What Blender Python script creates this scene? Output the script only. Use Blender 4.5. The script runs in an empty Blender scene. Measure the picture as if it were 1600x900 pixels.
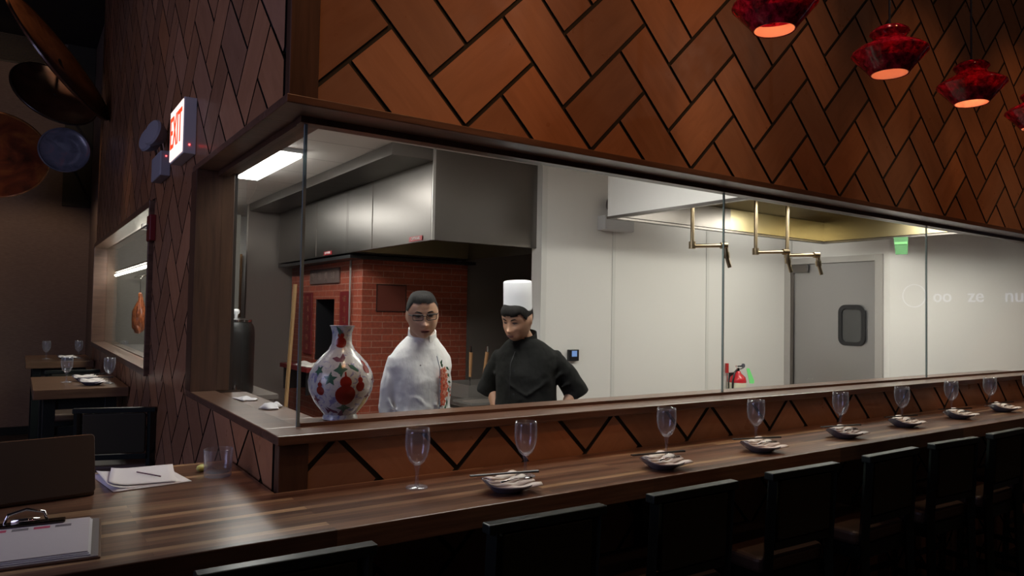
import bpy, bmesh, math, random
from mathutils import Vector, Matrix, Euler
PI = math.pi; R = math.radians
random.seed(7)
SC = bpy.context.scene
COL = SC.collection

# ------------------------------------------------------------------ camera
yaw, pit, rol = 0.601176414, 0.0337560345, 0.0177501836
Fpx, HC = 1123.446, 1.63
_f = Vector((math.sin(yaw)*math.cos(pit), math.cos(yaw)*math.cos(pit), math.sin(pit)))
_r = Vector((math.cos(yaw), -math.sin(yaw), 0)); _u = _r.cross(_f)
RR = _r*math.cos(rol)+_u*math.sin(rol); UU = -_r*math.sin(rol)+_u*math.cos(rol)
cd = bpy.data.cameras.new('camera'); cam = bpy.data.objects.new('camera', cd); COL.objects.link(cam)
cd.sensor_width = 36; cd.lens = 36*Fpx/1600; cd.clip_start = .05; cd.clip_end = 100
cam.matrix_world = Matrix(((RR.x, UU.x, -_f.x, 0), (RR.y, UU.y, -_f.y, 0), (RR.z, UU.z, -_f.z, HC), (0, 0, 0, 1)))
SC.camera = cam
# ------------------------------------------------------------------ world, exposure
SC.view_settings.view_transform = 'Standard'; SC.view_settings.look = 'None'
SC.view_settings.gamma = 1; SC.view_settings.use_curve_mapping = False
SC.view_settings.exposure = 0.0
w = bpy.data.worlds.new('world'); SC.world = w; w.use_nodes = True
w.node_tree.nodes['Background'].inputs[0].default_value = (.03, .035, .05, 1)
w.node_tree.nodes['Background'].inputs[1].default_value = .3

def lamp(name, kind, loc, energy, color, target=None, size=.3, size_y=None, spot=60, blend=.6, radius=.05):
    l = bpy.data.lights.new(name, kind); l.energy = energy; l.color = color
    o = bpy.data.objects.new(name, l); COL.objects.link(o); o.location = loc
    if kind == 'AREA':
        l.shape = 'RECTANGLE'; l.size = size; l.size_y = size_y or size
    if kind == 'SPOT':
        l.spot_size = R(spot); l.spot_blend = blend; l.shadow_soft_size = radius
    if kind == 'POINT': l.shadow_soft_size = radius
    if target is not None:
        o.rotation_euler = (Vector(target)-Vector(loc)).to_track_quat('-Z', 'Y').to_euler()
    return o

WARM = (1, .62, .33); AMB = (1, .5, .2); COOL = (.62, .62, 1)
# unseen cool fill added at the left for the bluish wall and rims
lamp('cool_fill_light', 'AREA', (-3.7, 2.2, 2.6), 75, (.60, .59, .96), (0.7, 4.4, 2.3), 2.2, 2.6)
# unseen warm fill points added high up behind the camera
for (x, y, e) in ((1.0, -1.4, 16), (4.0, -1.6, 22), (6.8, -1.4, 18)):
    lamp('warm_fill_point', 'POINT', (x, y, 4.75), e*.6, (1, .62, .42), radius=.06)
# dining room ceiling spots washing the herringbone wall
for (x, y, tx, tz, e, sp) in ((0.9, .75, 1.05, 2.75, 70, 46), (2.0, .7, 2.1, 2.55, 54, 50), (3.1, .7, 3.0, 2.5, 38, 52),
                              (4.6, .7, 4.7, 2.3, 40, 50), (5.9, .7, 6.1, 2.4, 44, 50)):
    lamp('wall_wash_spot', 'SPOT', (x, y, 4.7), e*1.15, (1, .43, .155), (tx, 2.26, tz), spot=sp, blend=.9, radius=.06)
for (x, tx, tz, e) in ((1.3, 1.62, 2.64, 9), (2.2, 2.55, 2.62, 10), (1.0, 1.15, 2.95, 5), (3.4, 3.95, 2.62, 6), (4.6, 5.1, 2.75, 8)):  # narrow spots added to imitate light patches thrown through the pendants
    lamp('caustic_patch_spot', 'SPOT', (x, 1.0, 4.75), e*2.6, (1, .5, .22), (tx, 2.26, tz), spot=7, blend=1, radius=.02)
for x in (1.0, 2.6, 4.2, 5.8):
    lamp('counter_spot', 'SPOT', (x, 1.35, 4.75), 66, (1, .74, .52), (x+.2, 2.0, 1.06), spot=34, blend=.8, radius=.03)
lamp('table_spot', 'SPOT', (.2, 6.4, 4.7), 60, (1, .7, .45), (.4, 6.4, 1.0), spot=30, blend=.7, radius=.03)
lamp('table_spot_far', 'SPOT', (.3, 8.6, 4.7), 50, (1, .66, .42), (.35, 9.6, 1.1), spot=36, blend=.7, radius=.03)
lamp('far_wall_spot', 'SPOT', (.15, 9.3, 3.3), 21, (1, .68, .45), (.15, 10.9, 1.0), spot=90, blend=.5, radius=.02)
lamp('decor_spot', 'SPOT', (-.2, 7.2, 4.8), 28, (1, .62, .35), (.0, 9.2, 3.4), spot=50, blend=.8, radius=.03)
lamp('far_wall_top_fill', 'SPOT', (-.3, 9.3, 4.7), 9, (1, .66, .38), (-.35, 10.9, 4.1), spot=80, blend=.6, radius=.03)  # added to lift the dark wall top around the grille
lamp('left_wall_spot', 'SPOT', (-.9, 4.6, 4.7), 6, (1, .6, .4), (.68, 4.4, 3.0), spot=60, blend=.9, radius=.03)

# ------------------------------------------------------------------ helpers
def link(o): COL.objects.link(o); return o
def tag(o, label=None, cat=None, group=None, kind=None):
    if label: o['label'] = label
    if cat: o['category'] = cat
    if group: o['group'] = group
    if kind: o['kind'] = kind
    return o
def thing(name, label, cat, loc=(0, 0, 0), rz=0, group=None):
    o = bpy.data.objects.new(name, None); link(o); o.location = loc; o.rotation_euler = (0, 0, rz)
    o.empty_display_size = .1
    return tag(o, label, cat, group)
def obj(name, bm, m, parent=None, bevel=0, smooth=False, world=True, seg=2, label=None):
    """one mesh object; with a parent and world=True the vertices are shifted into the parent's frame"""
    if parent is not None and world:
        loc = Vector((0, 0, 0)); p = parent
        while p is not None: loc += p.location; p = p.parent
        bmesh.ops.translate(bm, verts=bm.verts, vec=-loc)
    bmesh.ops.recalc_face_normals(bm, faces=bm.faces)
    me = bpy.data.meshes.new(name); bm.to_mesh(me); bm.free()
    if smooth:
        for p in me.polygons: p.use_smooth = True
    o = bpy.data.objects.new(name, me); link(o)
    for mm in (m if isinstance(m, (list, tuple)) else [m]): me.materials.append(mm)
    if parent is not None: o.parent = parent
    if bevel:
        b = o.modifiers.new('bevel', 'BEVEL'); b.width = bevel; b.segments = seg; b.limit_method = 'ANGLE'; b.angle_limit = R(50)
    if smooth == 'auto':
        try: me.set_sharp_from_angle(angle=R(40))
        except Exception: pass
    if label: o['label'] = label
    return o
def struct(name, bm, m, parent=None, **k):
    o = obj(name, bm, m, parent, **k)
    if parent is None: o['kind'] = 'structure'
    return o
def NB(): return bmesh.new()
def box(bm, x0, x1, y0, y1, z0, z1, mi=0):
    vs = [bm.verts.new((x, y, z)) for z in (z0, z1) for y in (y0, y1) for x in (x0, x1)]
    for f in ((0, 2, 3, 1), (4, 5, 7, 6), (0, 1, 5, 4), (2, 6, 7, 3), (0, 4, 6, 2), (1, 3, 7, 5)):
        fa = bm.faces.new([vs[i] for i in f]); fa.material_index = mi
    return bm
def B(*a): return box(NB(), *a)
def obox(bm, c, size, M=None):
    """box of size centred on c, rotated by the matrix M"""
    M = M or Matrix.Identity(3); c = Vector(c); s = Vector(size)/2
    vs = [bm.verts.new(c+M@Vector((i*s.x, j*s.y, k*s.z))) for k in (-1, 1) for j in (-1, 1) for i in (-1, 1)]
    for f in ((0, 2, 3, 1), (4, 5, 7, 6), (0, 1, 5, 4), (2, 6, 7, 3), (0, 4, 6, 2), (1, 3, 7, 5)):
        bm.faces.new([vs[i] for i in f])
    return bm
def lathe(bm, prof, c=(0, 0, 0), n=32, M=None, sx=1, sy=1):
    """profile list of (r, z); r=0 ends close to a pole"""
    c = Vector(c); rings = []
    for r, z in prof:
        if r < 1e-6:
            v = Vector((0, 0, z)); v = M@v if M else v
            rings.append([bm.verts.new(c+v)])
        else:
            ring = []
            for i in range(n):
                a = 2*PI*i/n; v = Vector((r*math.cos(a)*sx, r*math.sin(a)*sy, z)); v = M@v if M else v
                ring.append(bm.verts.new(c+v))
            rings.append(ring)
    for a, b in zip(rings, rings[1:]):
        for i in range(n):
            j = (i+1) % n
            if len(a) == 1 and len(b) == 1: continue
            if len(a) == 1: bm.faces.new([a[0], b[i], b[j]])
            elif len(b) == 1: bm.faces.new([a[i], a[j], b[0]])
            else: bm.faces.new([a[i], a[j], b[j], b[i]])
    return bm
def tube(bm, pts, rad, n=10, flat=1.0, cap=True):
    """tapering tube along points; rad a number or a list; flat squashes the second axis"""
    pts = [Vector(p) for p in pts]; rs = rad if isinstance(rad, (list, tuple)) else [rad]*len(pts)
    rings = []; prev = None
    for i, p in enumerate(pts):
        t = (pts[min(i+1, len(pts)-1)]-pts[max(i-1, 0)]).normalized()
        if prev is None:
            a = Vector((0, 0, 1)) if abs(t.z) < .9 else Vector((1, 0, 0)); u = t.cross(a).normalized()
        else: u = (prev-t*prev.dot(t)).normalized()
        prev = u; v = t.cross(u)
        r = rs[i]; ru, rv = (r, r*flat) if not isinstance(r, tuple) else r
        rings.append([bm.verts.new(p+u*ru*math.cos(2*PI*k/n)+v*rv*math.sin(2*PI*k/n)) for k in range(n)])
    for a, b in zip(rings, rings[1:]):
        for i in range(n): bm.faces.new([a[i], a[(i+1) % n], b[(i+1) % n], b[i]])
    if cap: bm.faces.new(rings[0][::-1]); bm.faces.new(rings[-1])
    return bm
def ellipsoid(bm, c, r, n=20, m=12, M=None):
    prof = [(math.sin(PI*i/m), -math.cos(PI*i/m)) for i in range(m+1)]
    prof = [(0 if i in (0, m) else p[0], p[1]) for i, p in enumerate(prof)]
    S = Matrix.Diagonal(Vector(r)); M2 = (M@S) if M else S
    return lathe(bm, prof, c, n, M2)
def prism(bm, pts, d, flip=False):
    """closed outline of 3-D points extruded by the vector d"""
    a = [bm.verts.new(Vector(p)) for p in pts]; b = [bm.verts.new(Vector(p)+Vector(d)) for p in pts]
    bm.faces.new(a); bm.faces.new(b[::-1]); n = len(a)
    for i in range(n): bm.faces.new([a[i], b[i], b[(i+1) % n], a[(i+1) % n]])
    return bm
def rrect(x0, x1, z0, z1, r, n=5):
    out = []
    for cx, cz, a0 in ((x1-r, z1-r, 0), (x0+r, z1-r, 90), (x0+r, z0+r, 180), (x1-r, z0+r, 270)):
        for i in range(n+1):
            a = R(a0+90*i/n); out.append((cx+r*math.cos(a), cz+r*math.sin(a)))
    return out
def boxuv(o):
    me = o.data; uv = me.uv_layers.new(name='uv') if not me.uv_layers else me.uv_layers[0]
    for p in me.polygons:
        n = p.normal; ax = max(range(3), key=lambda i: abs(n[i]))
        for li in p.loop_indices:
            c = me.vertices[me.loops[li].vertex_index].co
            uv.data[li].uv = (c.y, c.z) if ax == 0 else (c.x, c.z) if ax == 1 else (c.x, c.y)
    return o
def text_bm(body, size, depth, M, align='CENTER', sx=1.0):
    cu = bpy.data.curves.new('t', 'FONT'); cu.body = body; cu.size = size; cu.extrude = depth; cu.resolution_u = 3
    cu.align_x = align; cu.align_y = 'CENTER'
    o = bpy.data.objects.new('t', cu); link(o)
    bpy.context.view_layer.update()
    dg = bpy.context.evaluated_depsgraph_get(); me = bpy.data.meshes.new_from_object(o.evaluated_get(dg))
    bm = bmesh.new(); bm.from_mesh(me)
    bmesh.ops.transform(bm, matrix=M@Matrix.Diagonal((sx, 1, 1, 1)), verts=bm.verts)
    bpy.data.objects.remove(o); bpy.data.curves.remove(cu); bpy.data.meshes.remove(me)
    return bm
def copy_tree(o, parent=None):
    c = o.copy(); link(c)
    if parent is not None: c.parent = parent
    for ch in list(o.children): copy_tree(ch, c)
    return c

# ------------------------------------------------------------------ materials
def mat(name, col=(.5, .5, .5), rough=.5, metal=0, **k):
    m = bpy.data.materials.new(name); m.use_nodes = True
    b = m.node_tree.nodes['Principled BSDF']
    b.inputs['Base Color'].default_value = (*col, 1); b.inputs['Roughness'].default_value = rough
    b.inputs['Metallic'].default_value = metal
    for kk, v in k.items():
        kk = kk.replace('_', ' ')
        for i in b.inputs:
            if i.name.lower() == kk.lower():
                i.default_value = (*v, 1) if isinstance(v, tuple) and len(v) == 3 else v
    return m
class G:
    def __init__(s, m): s.m = m; s.t = m.node_tree; s.b = s.t.nodes.get('Principled BSDF'); s.out = s.t.nodes.get('Material Output')
    def n(s, ty, **k):
        x = s.t.nodes.new(ty)
        for a, v in k.items(): setattr(x, a, v)
        return x
    def l(s, a, b): s.t.links.new(a, b)
    def noise(s, scale, detail=4, vec=None, rough=.55):
        x = s.n('ShaderNodeTexNoise'); x.inputs['Scale'].default_value = scale; x.inputs['Detail'].default_value = detail
        x.inputs['Roughness'].default_value = rough
        if vec is not None: s.l(vec, x.inputs['Vector'])
        return x
    def coord(s, kind='Object', scale=(1, 1, 1), rot=(0, 0, 0)):
        c = s.n('ShaderNodeTexCoord'); m = s.n('ShaderNodeMapping'); s.l(c.outputs[kind], m.inputs[0])
        m.inputs['Scale'].default_value = scale; m.inputs['Rotation'].default_value = rot
        return m.outputs[0]
    def ramp(s, fac, stops):
        r = s.n('ShaderNodeValToRGB'); s.l(fac, r.inputs[0]); e = r.color_ramp.elements
        while len(e) < len(stops): e.new(.5)
        for i, (p, c) in enumerate(stops): e[i].position = p; e[i].color = (*c, 1)
        return r.outputs[0]
    def mix(s, a, b, fac, mode='MIX'):
        x = s.n('ShaderNodeMix', data_type='RGBA', blend_type=mode)
        for src, i in ((a, 6), (b, 7), (fac, 0)):
            if hasattr(src, 'is_output') or hasattr(src, 'links'): s.l(src, x.inputs[i])
            else: x.inputs[i].default_value = (*src, 1) if isinstance(src, tuple) else src
        return x.outputs[2]
    def bump(s, h, st=.2, dist=.01):
        x = s.n('ShaderNodeBump'); x.inputs['Strength'].default_value = st; x.inputs['Distance'].default_value = dist
        s.l(h, x.inputs['Height']); s.l(x.outputs[0], s.b.inputs['Normal'])
def emis(name, col, st):
    m = mat(name, (0, 0, 0), .5); b = m.node_tree.nodes['Principled BSDF']
    b.inputs['Emission Color'].default_value = (*col, 1); b.inputs['Emission Strength'].default_value = st
    return m
def glassmat(name, tint=(1, 1, 1), ior=1.5, rough=.0):
    m = bpy.data.materials.new(name); m.use_nodes = True; t = m.node_tree; t.nodes.clear()
    o = t.nodes.new('ShaderNodeOutputMaterial'); mx = t.nodes.new('ShaderNodeMixShader')
    f = t.nodes.new('ShaderNodeFresnel'); f.inputs[0].default_value = ior
    a = t.nodes.new('ShaderNodeBsdfTransparent'); a.inputs[0].default_value = (*tint, 1)
    g = t.nodes.new('ShaderNodeBsdfGlossy'); g.inputs['Roughness'].default_value = rough
    ge = t.nodes.new('ShaderNodeNewGeometry'); q = t.nodes.new('ShaderNodeMath'); q.operation = 'MULTIPLY'
    iv = t.nodes.new('ShaderNodeMath'); iv.operation = 'SUBTRACT'; iv.inputs[0].default_value = 1
    t.links.new(ge.outputs['Backfacing'], iv.inputs[1]); t.links.new(f.outputs[0], q.inputs[0]); t.links.new(iv.outputs[0], q.inputs[1])
    t.links.new(q.outputs[0], mx.inputs[0]); t.links.new(a.outputs[0], mx.inputs[1]); t.links.new(g.outputs[0], mx.inputs[2])
    t.links.new(mx.outputs[0], o.inputs[0])
    return m
def woodmat(name, c1, c2, scale=(1, 12, 12), rough=.4, kind='Object', coat=0.0):
    m = mat(name, c1, rough); g = G(m)
    v = g.coord(kind, scale); n = g.noise(3.0, 6, v)
    n.inputs['Distortion'].default_value = .6
    g.l(g.ramp(n.outputs['Fac'], [(.3, c1), (.7, c2)]), g.b.inputs['Base Color'])
    g.b.inputs['Coat Weight'].default_value = coat; g.b.inputs['Coat Roughness'].default_value = .25
    g.bump(n.outputs['Fac'], .08, .002)
    return m
def herringmat():
    m = mat('herringbone veneer', rough=.36); g = G(m)
    v = g.coord('UV', (2.5, 14, 1)); n = g.noise(1.6, 6, v, .55); n.inputs['Distortion'].default_value = .8
    grain = g.ramp(n.outputs['Fac'], [(.25, (.27, .13, .068)), (.5, (.31, .15, .08)), (.8, (.35, .175, .095))])
    a = g.n('ShaderNodeAttribute', attribute_name='tone')
    c = g.mix(grain, a.outputs['Color'], 1.0, 'MULTIPLY')
    v2 = g.coord('Object', (1, 1, 1)); n2 = g.noise(9, 3, v2)
    c = g.mix(c, (.5, .5, .5), 0.0)
    g.l(c, g.b.inputs['Base Color'])
    g.l(g.ramp(n2.outputs['Fac'], [(.3, (.27,)*3), (.7, (.4,)*3)]), g.b.inputs['Roughness'])
    g.bump(n.outputs['Fac'], .1, .002)
    return m
def staves():
    m = mat('counter staves', rough=.3); g = G(m)
    v = g.coord('Object')
    br = g.n('ShaderNodeTexBrick'); g.l(v, br.inputs['Vector']); br.offset = .37; br.offset_frequency = 2
    br.inputs['Color1'].default_value = (0, 0, 0, 1); br.inputs['Color2'].default_value = (1, 1, 1, 1); br.inputs['Mortar'].default_value = (.1, .1, .1, 1)
    br.inputs['Scale'].default_value = 1; br.inputs['Mortar Size'].default_value = .0006; br.inputs['Bias'].default_value = 0
    br.inputs['Brick Width'].default_value = 1.15; br.inputs['Row Height'].default_value = .0295
    base = g.ramp(br.outputs['Color'], [(0, (.085, .042, .026)), (.35, (.15, .075, .045)), (.72, (.24, .125, .075)), (.86, (.19, .10, .06)), (.93, (.46, .29, .16))])
    n = g.noise(3, 6, g.coord('Object', (1.3, 30, 30)))
    c = g.mix(base, g.ramp(n.outputs['Fac'], [(.25, (.55, .55, .55)), (.75, (1.25, 1.2, 1.15))]), 1.0, 'MULTIPLY')
    g.l(c, g.b.inputs['Base Color']); g.b.inputs['Coat Weight'].default_value = .35; g.b.inputs['Coat Roughness'].default_value = .16
    g.bump(n.outputs['Fac'], .05, .001)
    return m
def steelmat(name, col=(.62, .6, .57), rough=.28, sc=(1, 1, 60)):
    m = mat(name, col, rough, 1.0); g = G(m)
    n = g.noise(4, 3, g.coord('Object', sc))
    g.l(g.ramp(n.outputs['Fac'], [(.3, (rough*.93,)*3), (.7, (rough*1.08,)*3)]), g.b.inputs['Roughness'])
    n2 = g.noise(1.3, 2, g.coord('Object')); g.bump(n2.outputs['Fac'], .03, .01)
    return m
def brickmat():
    m = mat('oven brick', rough=.55); g = G(m)
    br = g.n('ShaderNodeTexBrick'); g.l(g.coord('UV'), br.inputs['Vector'])
    br.inputs['Color1'].default_value = (.36, .075, .038, 1); br.inputs['Color2'].default_value = (.25, .05, .028, 1); br.inputs['Mortar'].default_value = (.40, .22, .17, 1)
    br.inputs['Scale'].default_value = 1; br.inputs['Mortar Size'].default_value = .0035; br.inputs['Mortar Smooth'].default_value = .3
    br.inputs['Brick Width'].default_value = .205; br.inputs['Row Height'].default_value = .0585; br.inputs['Bias'].default_value = -.2
    n = g.noise(40, 3, g.coord('Object'))
    g.l(g.mix(br.outputs['Color'], g.ramp(n.outputs['Fac'], [(.3, (.8, .8, .8)), (.7, (1.15, 1.1, 1.1))]), 1.0, 'MULTIPLY'), g.b.inputs['Base Color'])
    g.bump(br.outputs['Fac'], -.5, .004)
    return m
def clothwall():
    m = mat('grasscloth wall covering', rough=.85); g = G(m)
    n = g.noise(6, 5, g.coord('Object', (3, 3, 60)))
    g.l(g.ramp(n.outputs['Fac'], [(.3, (.15, .105, .08)), (.7, (.24, .175, .135))]), g.b.inputs['Base Color'])
    g.bump(n.outputs['Fac'], .3, .003); return m
def floormat():
    m = mat('dark floor tile', rough=.4); g = G(m)
    n = g.noise(5, 4, g.coord('Object'))
    g.l(g.ramp(n.outputs['Fac'], [(.3, (.02, .015, .012)), (.7, (.045, .032, .025))]), g.b.inputs['Base Color']); return m
def ceiltile():
    m = mat('acoustic ceiling tile', rough=.9); g = G(m)
    br = g.n('ShaderNodeTexBrick'); g.l(g.coord('Object'), br.inputs['Vector']); br.offset = 0
    br.inputs['Color1'].default_value = (.8, .76, .72, 1); br.inputs['Color2'].default_value = (.76, .72, .68, 1); br.inputs['Mortar'].default_value = (.45, .42, .4, 1)
    br.inputs['Scale'].default_value = 1; br.inputs['Mortar Size'].default_value = .006; br.inputs['Brick Width'].default_value = 1.2; br.inputs['Row Height'].default_value = .6
    g.l(br.outputs['Color'], g.b.inputs['Base Color']); return m
def redglass():
    m = mat('mottled red glass', (.5, .005, .02), .12); g = G(m)
    n = g.noise(38, 6, g.coord('Object'), .7); n.inputs['Distortion'].default_value = .4
    c = g.ramp(n.outputs['Fac'], [(.36, (.10, .001, .010)), (.5, (.42, .006, .03)), (.64, (.8, .03, .08))])
    g.l(c, g.b.inputs['Base Color'])
    g.b.inputs['Coat Weight'].default_value = .6
    tr = g.n('ShaderNodeBsdfTranslucent'); g.l(c, tr.inputs[0])
    tp = g.n('ShaderNodeBsdfTransparent'); g.l(c, tp.inputs[0])
    a = g.n('ShaderNodeMixShader'); a.inputs[0].default_value = .4; g.l(tr.outputs[0], a.inputs[1]); g.l(tp.outputs[0], a.inputs[2])
    b = g.n('ShaderNodeMixShader'); b.inputs[0].default_value = .45; g.l(g.b.outputs[0], b.inputs[1]); g.l(a.outputs[0], b.inputs[2])
    g.l(b.outputs[0], g.out.inputs[0]); return m
def discmat(name, stops, scale=5):
    m = mat(name, rough=.3); g = G(m); n = g.noise(scale, 6, g.coord('Object')); n.inputs['Distortion'].default_value = 1
    g.l(g.ramp(n.outputs['Fac'], stops), g.b.inputs['Base Color']); g.b.inputs['Coat Weight'].default_value = .3; return m

M_her = herringmat(); M_gap = mat('black joint backing', (.008, .006, .005), .7)
M_stave = staves()
M_trim = woodmat('walnut trim', (.085, .042, .026), (.165, .088, .055), (1.2, 14, 14), .32, coat=.3)
M_trimv = woodmat('walnut upright', (.05, .024, .014), (.095, .048, .028), (14, 14, 1.2), .35, coat=.2)
M_steel = mat('brushed steel', (.46, .44, .42), .36, .8); M_steel2 = steelmat('dull steel', (.18, .163, .152), .3)
M_steelD = steelmat('dark reflective steel', (.26, .225, .205), .4)
M_steelD.node_tree.nodes['Principled BSDF'].inputs['Metallic'].default_value = .3
M_warmlit = steelmat('warm lit steel', (.38, .32, .19), .3)  # hood steel with the brassy tint of warm light put into its colour
M_glass = glassmat('window glass', (.93, .95, .94), 1.5)
def gobletmat():
    m = glassmat('goblet glass', (.95, .96, .98), 1.5); t = m.node_tree; out = [n for n in t.nodes if n.type == 'OUTPUT_MATERIAL'][0]
    src = out.inputs[0].links[0].from_socket
    lw = t.nodes.new('ShaderNodeLayerWeight'); lw.inputs[0].default_value = .5
    p = t.nodes.new('ShaderNodeMath'); p.operation = 'POWER'; p.inputs[1].default_value = 3.5; t.links.new(lw.outputs['Facing'], p.inputs[0])
    q = t.nodes.new('ShaderNodeMath'); q.operation = 'MULTIPLY_ADD'; q.inputs[1].default_value = .9; q.inputs[2].default_value = .055; t.links.new(p.outputs[0], q.inputs[0])
    b = t.nodes.new('ShaderNodeBsdfPrincipled'); b.inputs['Base Color'].default_value = (.62, .64, .7, 1); b.inputs['Roughness'].default_value = .12; b.inputs['Metallic'].default_value = .4  # pale edge sheen painted in where the glass turns away, for bright rims
    mx = t.nodes.new('ShaderNodeMixShader'); t.links.new(q.outputs[0], mx.inputs[0]); t.links.new(src, mx.inputs[1]); t.links.new(b.outputs[0], mx.inputs[2]); t.links.new(mx.outputs[0], out.inputs[0])
    return m
M_gob = gobletmat()
M_edge = mat('glass edge', (.25, .33, .33), .15, 0, Transmission_Weight=.3)
M_white = mat('white kitchen wall', (.74, .72, .69), .42); M_seam = mat('wall panel seam strip', (.66, .65, .62), .35)
M_ceil = ceiltile(); M_floor = floormat(); M_cloth = clothwall()
M_kfloor = mat('quarry tile floor', (.38, .30, .27), .5)
M_black = mat('black painted wood', (.012, .016, .014), .3); M_blk = mat('black plastic', (.012, .012, .014), .35)
M_uph = mat('dark olive leather', (.028, .026, .015), .6, Specular_IOR_Level=.25); M_seat = mat('brown seat leather', (.075, .048, .034), .45)
M_brick = brickmat(); M_slate = mat('carved grey stone', (.13, .085, .075), .6); M_redpl = mat('dark red lacquer', (.16, .012, .014), .45)
M_red = redglass(); M_chrome = mat('chrome', (.8, .8, .8), .08, 1); M_brasspipe = mat('brass pipe', (.36, .28, .18), .28, 1)
M_plastic = mat('grey white plastic', (.55, .55, .56), .45); M_paper = mat('white paper', (.72, .7, .72), .8)
M_napkin = mat('white napkin', (.78, .73, .68), .85); M_plate = mat('dark blue grey glaze', (.10, .10, .13), .25)
M_stick = mat('black chopsticks', (.012, .01, .01), .3)

# ================================================================== SETTING
# herringbone cladding as real boards with open black joints
UW = .2136
def clip(poly, ax, val, keep_less):
    out = []; n = len(poly)
    for i in range(n):
        a, b = poly[i], poly[(i+1) % n]
        ia = (a[ax] <= val) if keep_less else (a[ax] >= val); ib = (b[ax] <= val) if keep_less else (b[ax] >= val)
        if ia: out.append(a)
        if ia != ib:
            t = (val-a[ax])/(b[ax]-a[ax]); out.append(tuple(a[k]+t*(b[k]-a[k]) for k in range(len(a))))
    return out
def herringbone(name, regions, to3, nrm, g0, parent, thick=.006, gap=.0085):
    """boards 2:1 at 45 degrees; g0 = (s, z) of one V point; regions in (s, z)"""
    bm = NB(); uvl = bm.loops.layers.uv.new('uv'); cl = bm.loops.layers.float_color.new('tone'); q = 1/math.sqrt(2)
    for (s0, s1, z0, z1) in regions:
        for k in range(-60, 61):
            for mm in range(-20, 21):
                ox, oy = k+4*mm, k
                cs = g0[0]+(ox-oy)*UW*q; cz = g0[1]+(ox+oy)*UW*q
                if cs < s0-1.2 or cs > s1+1.2 or cz < z0-1.2 or cz > z1+1.2: continue
                for hv, (a0, a1, b0, b1) in enumerate(((0, 2, 0, 1), (0, 1, 1, 3))):
                    rnd = random.Random(k*131+mm*17+hv*7)
                    t = rnd.uniform(.78, 1.3); hue = rnd.uniform(-.1, .1); off = rnd.uniform(0, 50)
                    e = gap/UW/1.0
                    pts = []
                    for (a, b) in ((a0+e, b0+e), (a1-e, b0+e), (a1-e, b1-e), (a0+e, b1-e)):
                        u, v = ox+a, oy+b
                        s = g0[0]+(u-v)*UW*q; z = g0[1]+(u+v)*UW*q
                        if hv: uvc = ((b-b0)*UW+off, (a-a0)*UW)
                        else: uvc = ((a-a0)*UW+off, (b-b0)*UW)
                        pts.append((s, z, *uvc))
                    for ax, val, less in ((0, s0, False), (0, s1, True), (1, z0, False), (1, z1, True)):
                        pts = clip(pts, ax, val, less)
                        if len(pts) < 3: break
                    if len(pts) < 3: continue
                    P = [to3(p[0], p[1]) for p in pts]; n = len(P)
                    fr = [bm.verts.new(p+nrm*thick) for p in P]; bk = [bm.verts.new(p) for p in P]
                    fs = [(bm.faces.new(fr), pts)]
                    for i in range(n):
                        j = (i+1) % n; fs.append((bm.faces.new([fr[i], bk[i], bk[j], fr[j]]), [pts[i], pts[i], pts[j], pts[j]]))
                    for fi, (f, pp) in enumerate(fs):
                        if fi: f.material_index = 1
                        for lp, p in zip(f.loops, pp):
                            lp[uvl].uv = (p[2], p[3]); lp[cl] = (t*(1+hue*.6), t, t*(1-hue), 1)
    return obj(name, bm, [M_her, M_gap], parent)
ZT = 5.0   # dining room ceiling height
XF = 8.0
# front wall (faces the bar) and left wall (faces the aisle)
wf = B(.70, XF, 2.262, 2.47, 2.29, ZT); box(wf, .70, XF, 2.262, 2.47, 0, 1.20)
wall_front = struct('wall_front', wf, M_gap)
herringbone('herringbone_cladding', [(.775, XF, 2.303, ZT)], lambda s, z: Vector((s, 2.262, z)), Vector((0, -1, 0)), (1.328, 2.305), wall_front)
herringbone('herringbone_cladding', [(.775, XF, 0.0, 1.205)], lambda s, z: Vector((s, 2.262, z)), Vector((0, -1, 0)), (1.321, 1.066), wall_front)
wl = B(.687, .86, 2.47, 9.05, 2.29, ZT); box(wl, .687, .86, 2.47, 9.05, 0, 1.20); box(wl, .687, .86, 3.62, 4.98, 1.2, 2.29)
wall_left = struct('wall_left', wl, M_gap)
herringbone('herringbone_cladding', [(-9.04, -2.32, 2.303, ZT), (-4.94, -3.66, 1.205, 2.303)],
            lambda s, z: Vector((.687, -s, z)), Vector((-1, 0, 0)), (-2.785, 2.303), wall_left, gap=.0065)
herringbone('herringbone_cladding', [(-9.04, -2.32, 0, 1.205)], lambda s, z: Vector((.687, -s, z)), Vector((-1, 0, 0)), (-2.745, 1.066), wall_left, gap=.0065)
# corner posts
struct('trim_1', B(.681, .775, 2.254, 2.30, 2.303, ZT), M_trimv, bevel=.003)
struct('trim_2', B(.681, .775, 2.254, 2.30, 0, 1.203), M_trimv, bevel=.003)
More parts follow.
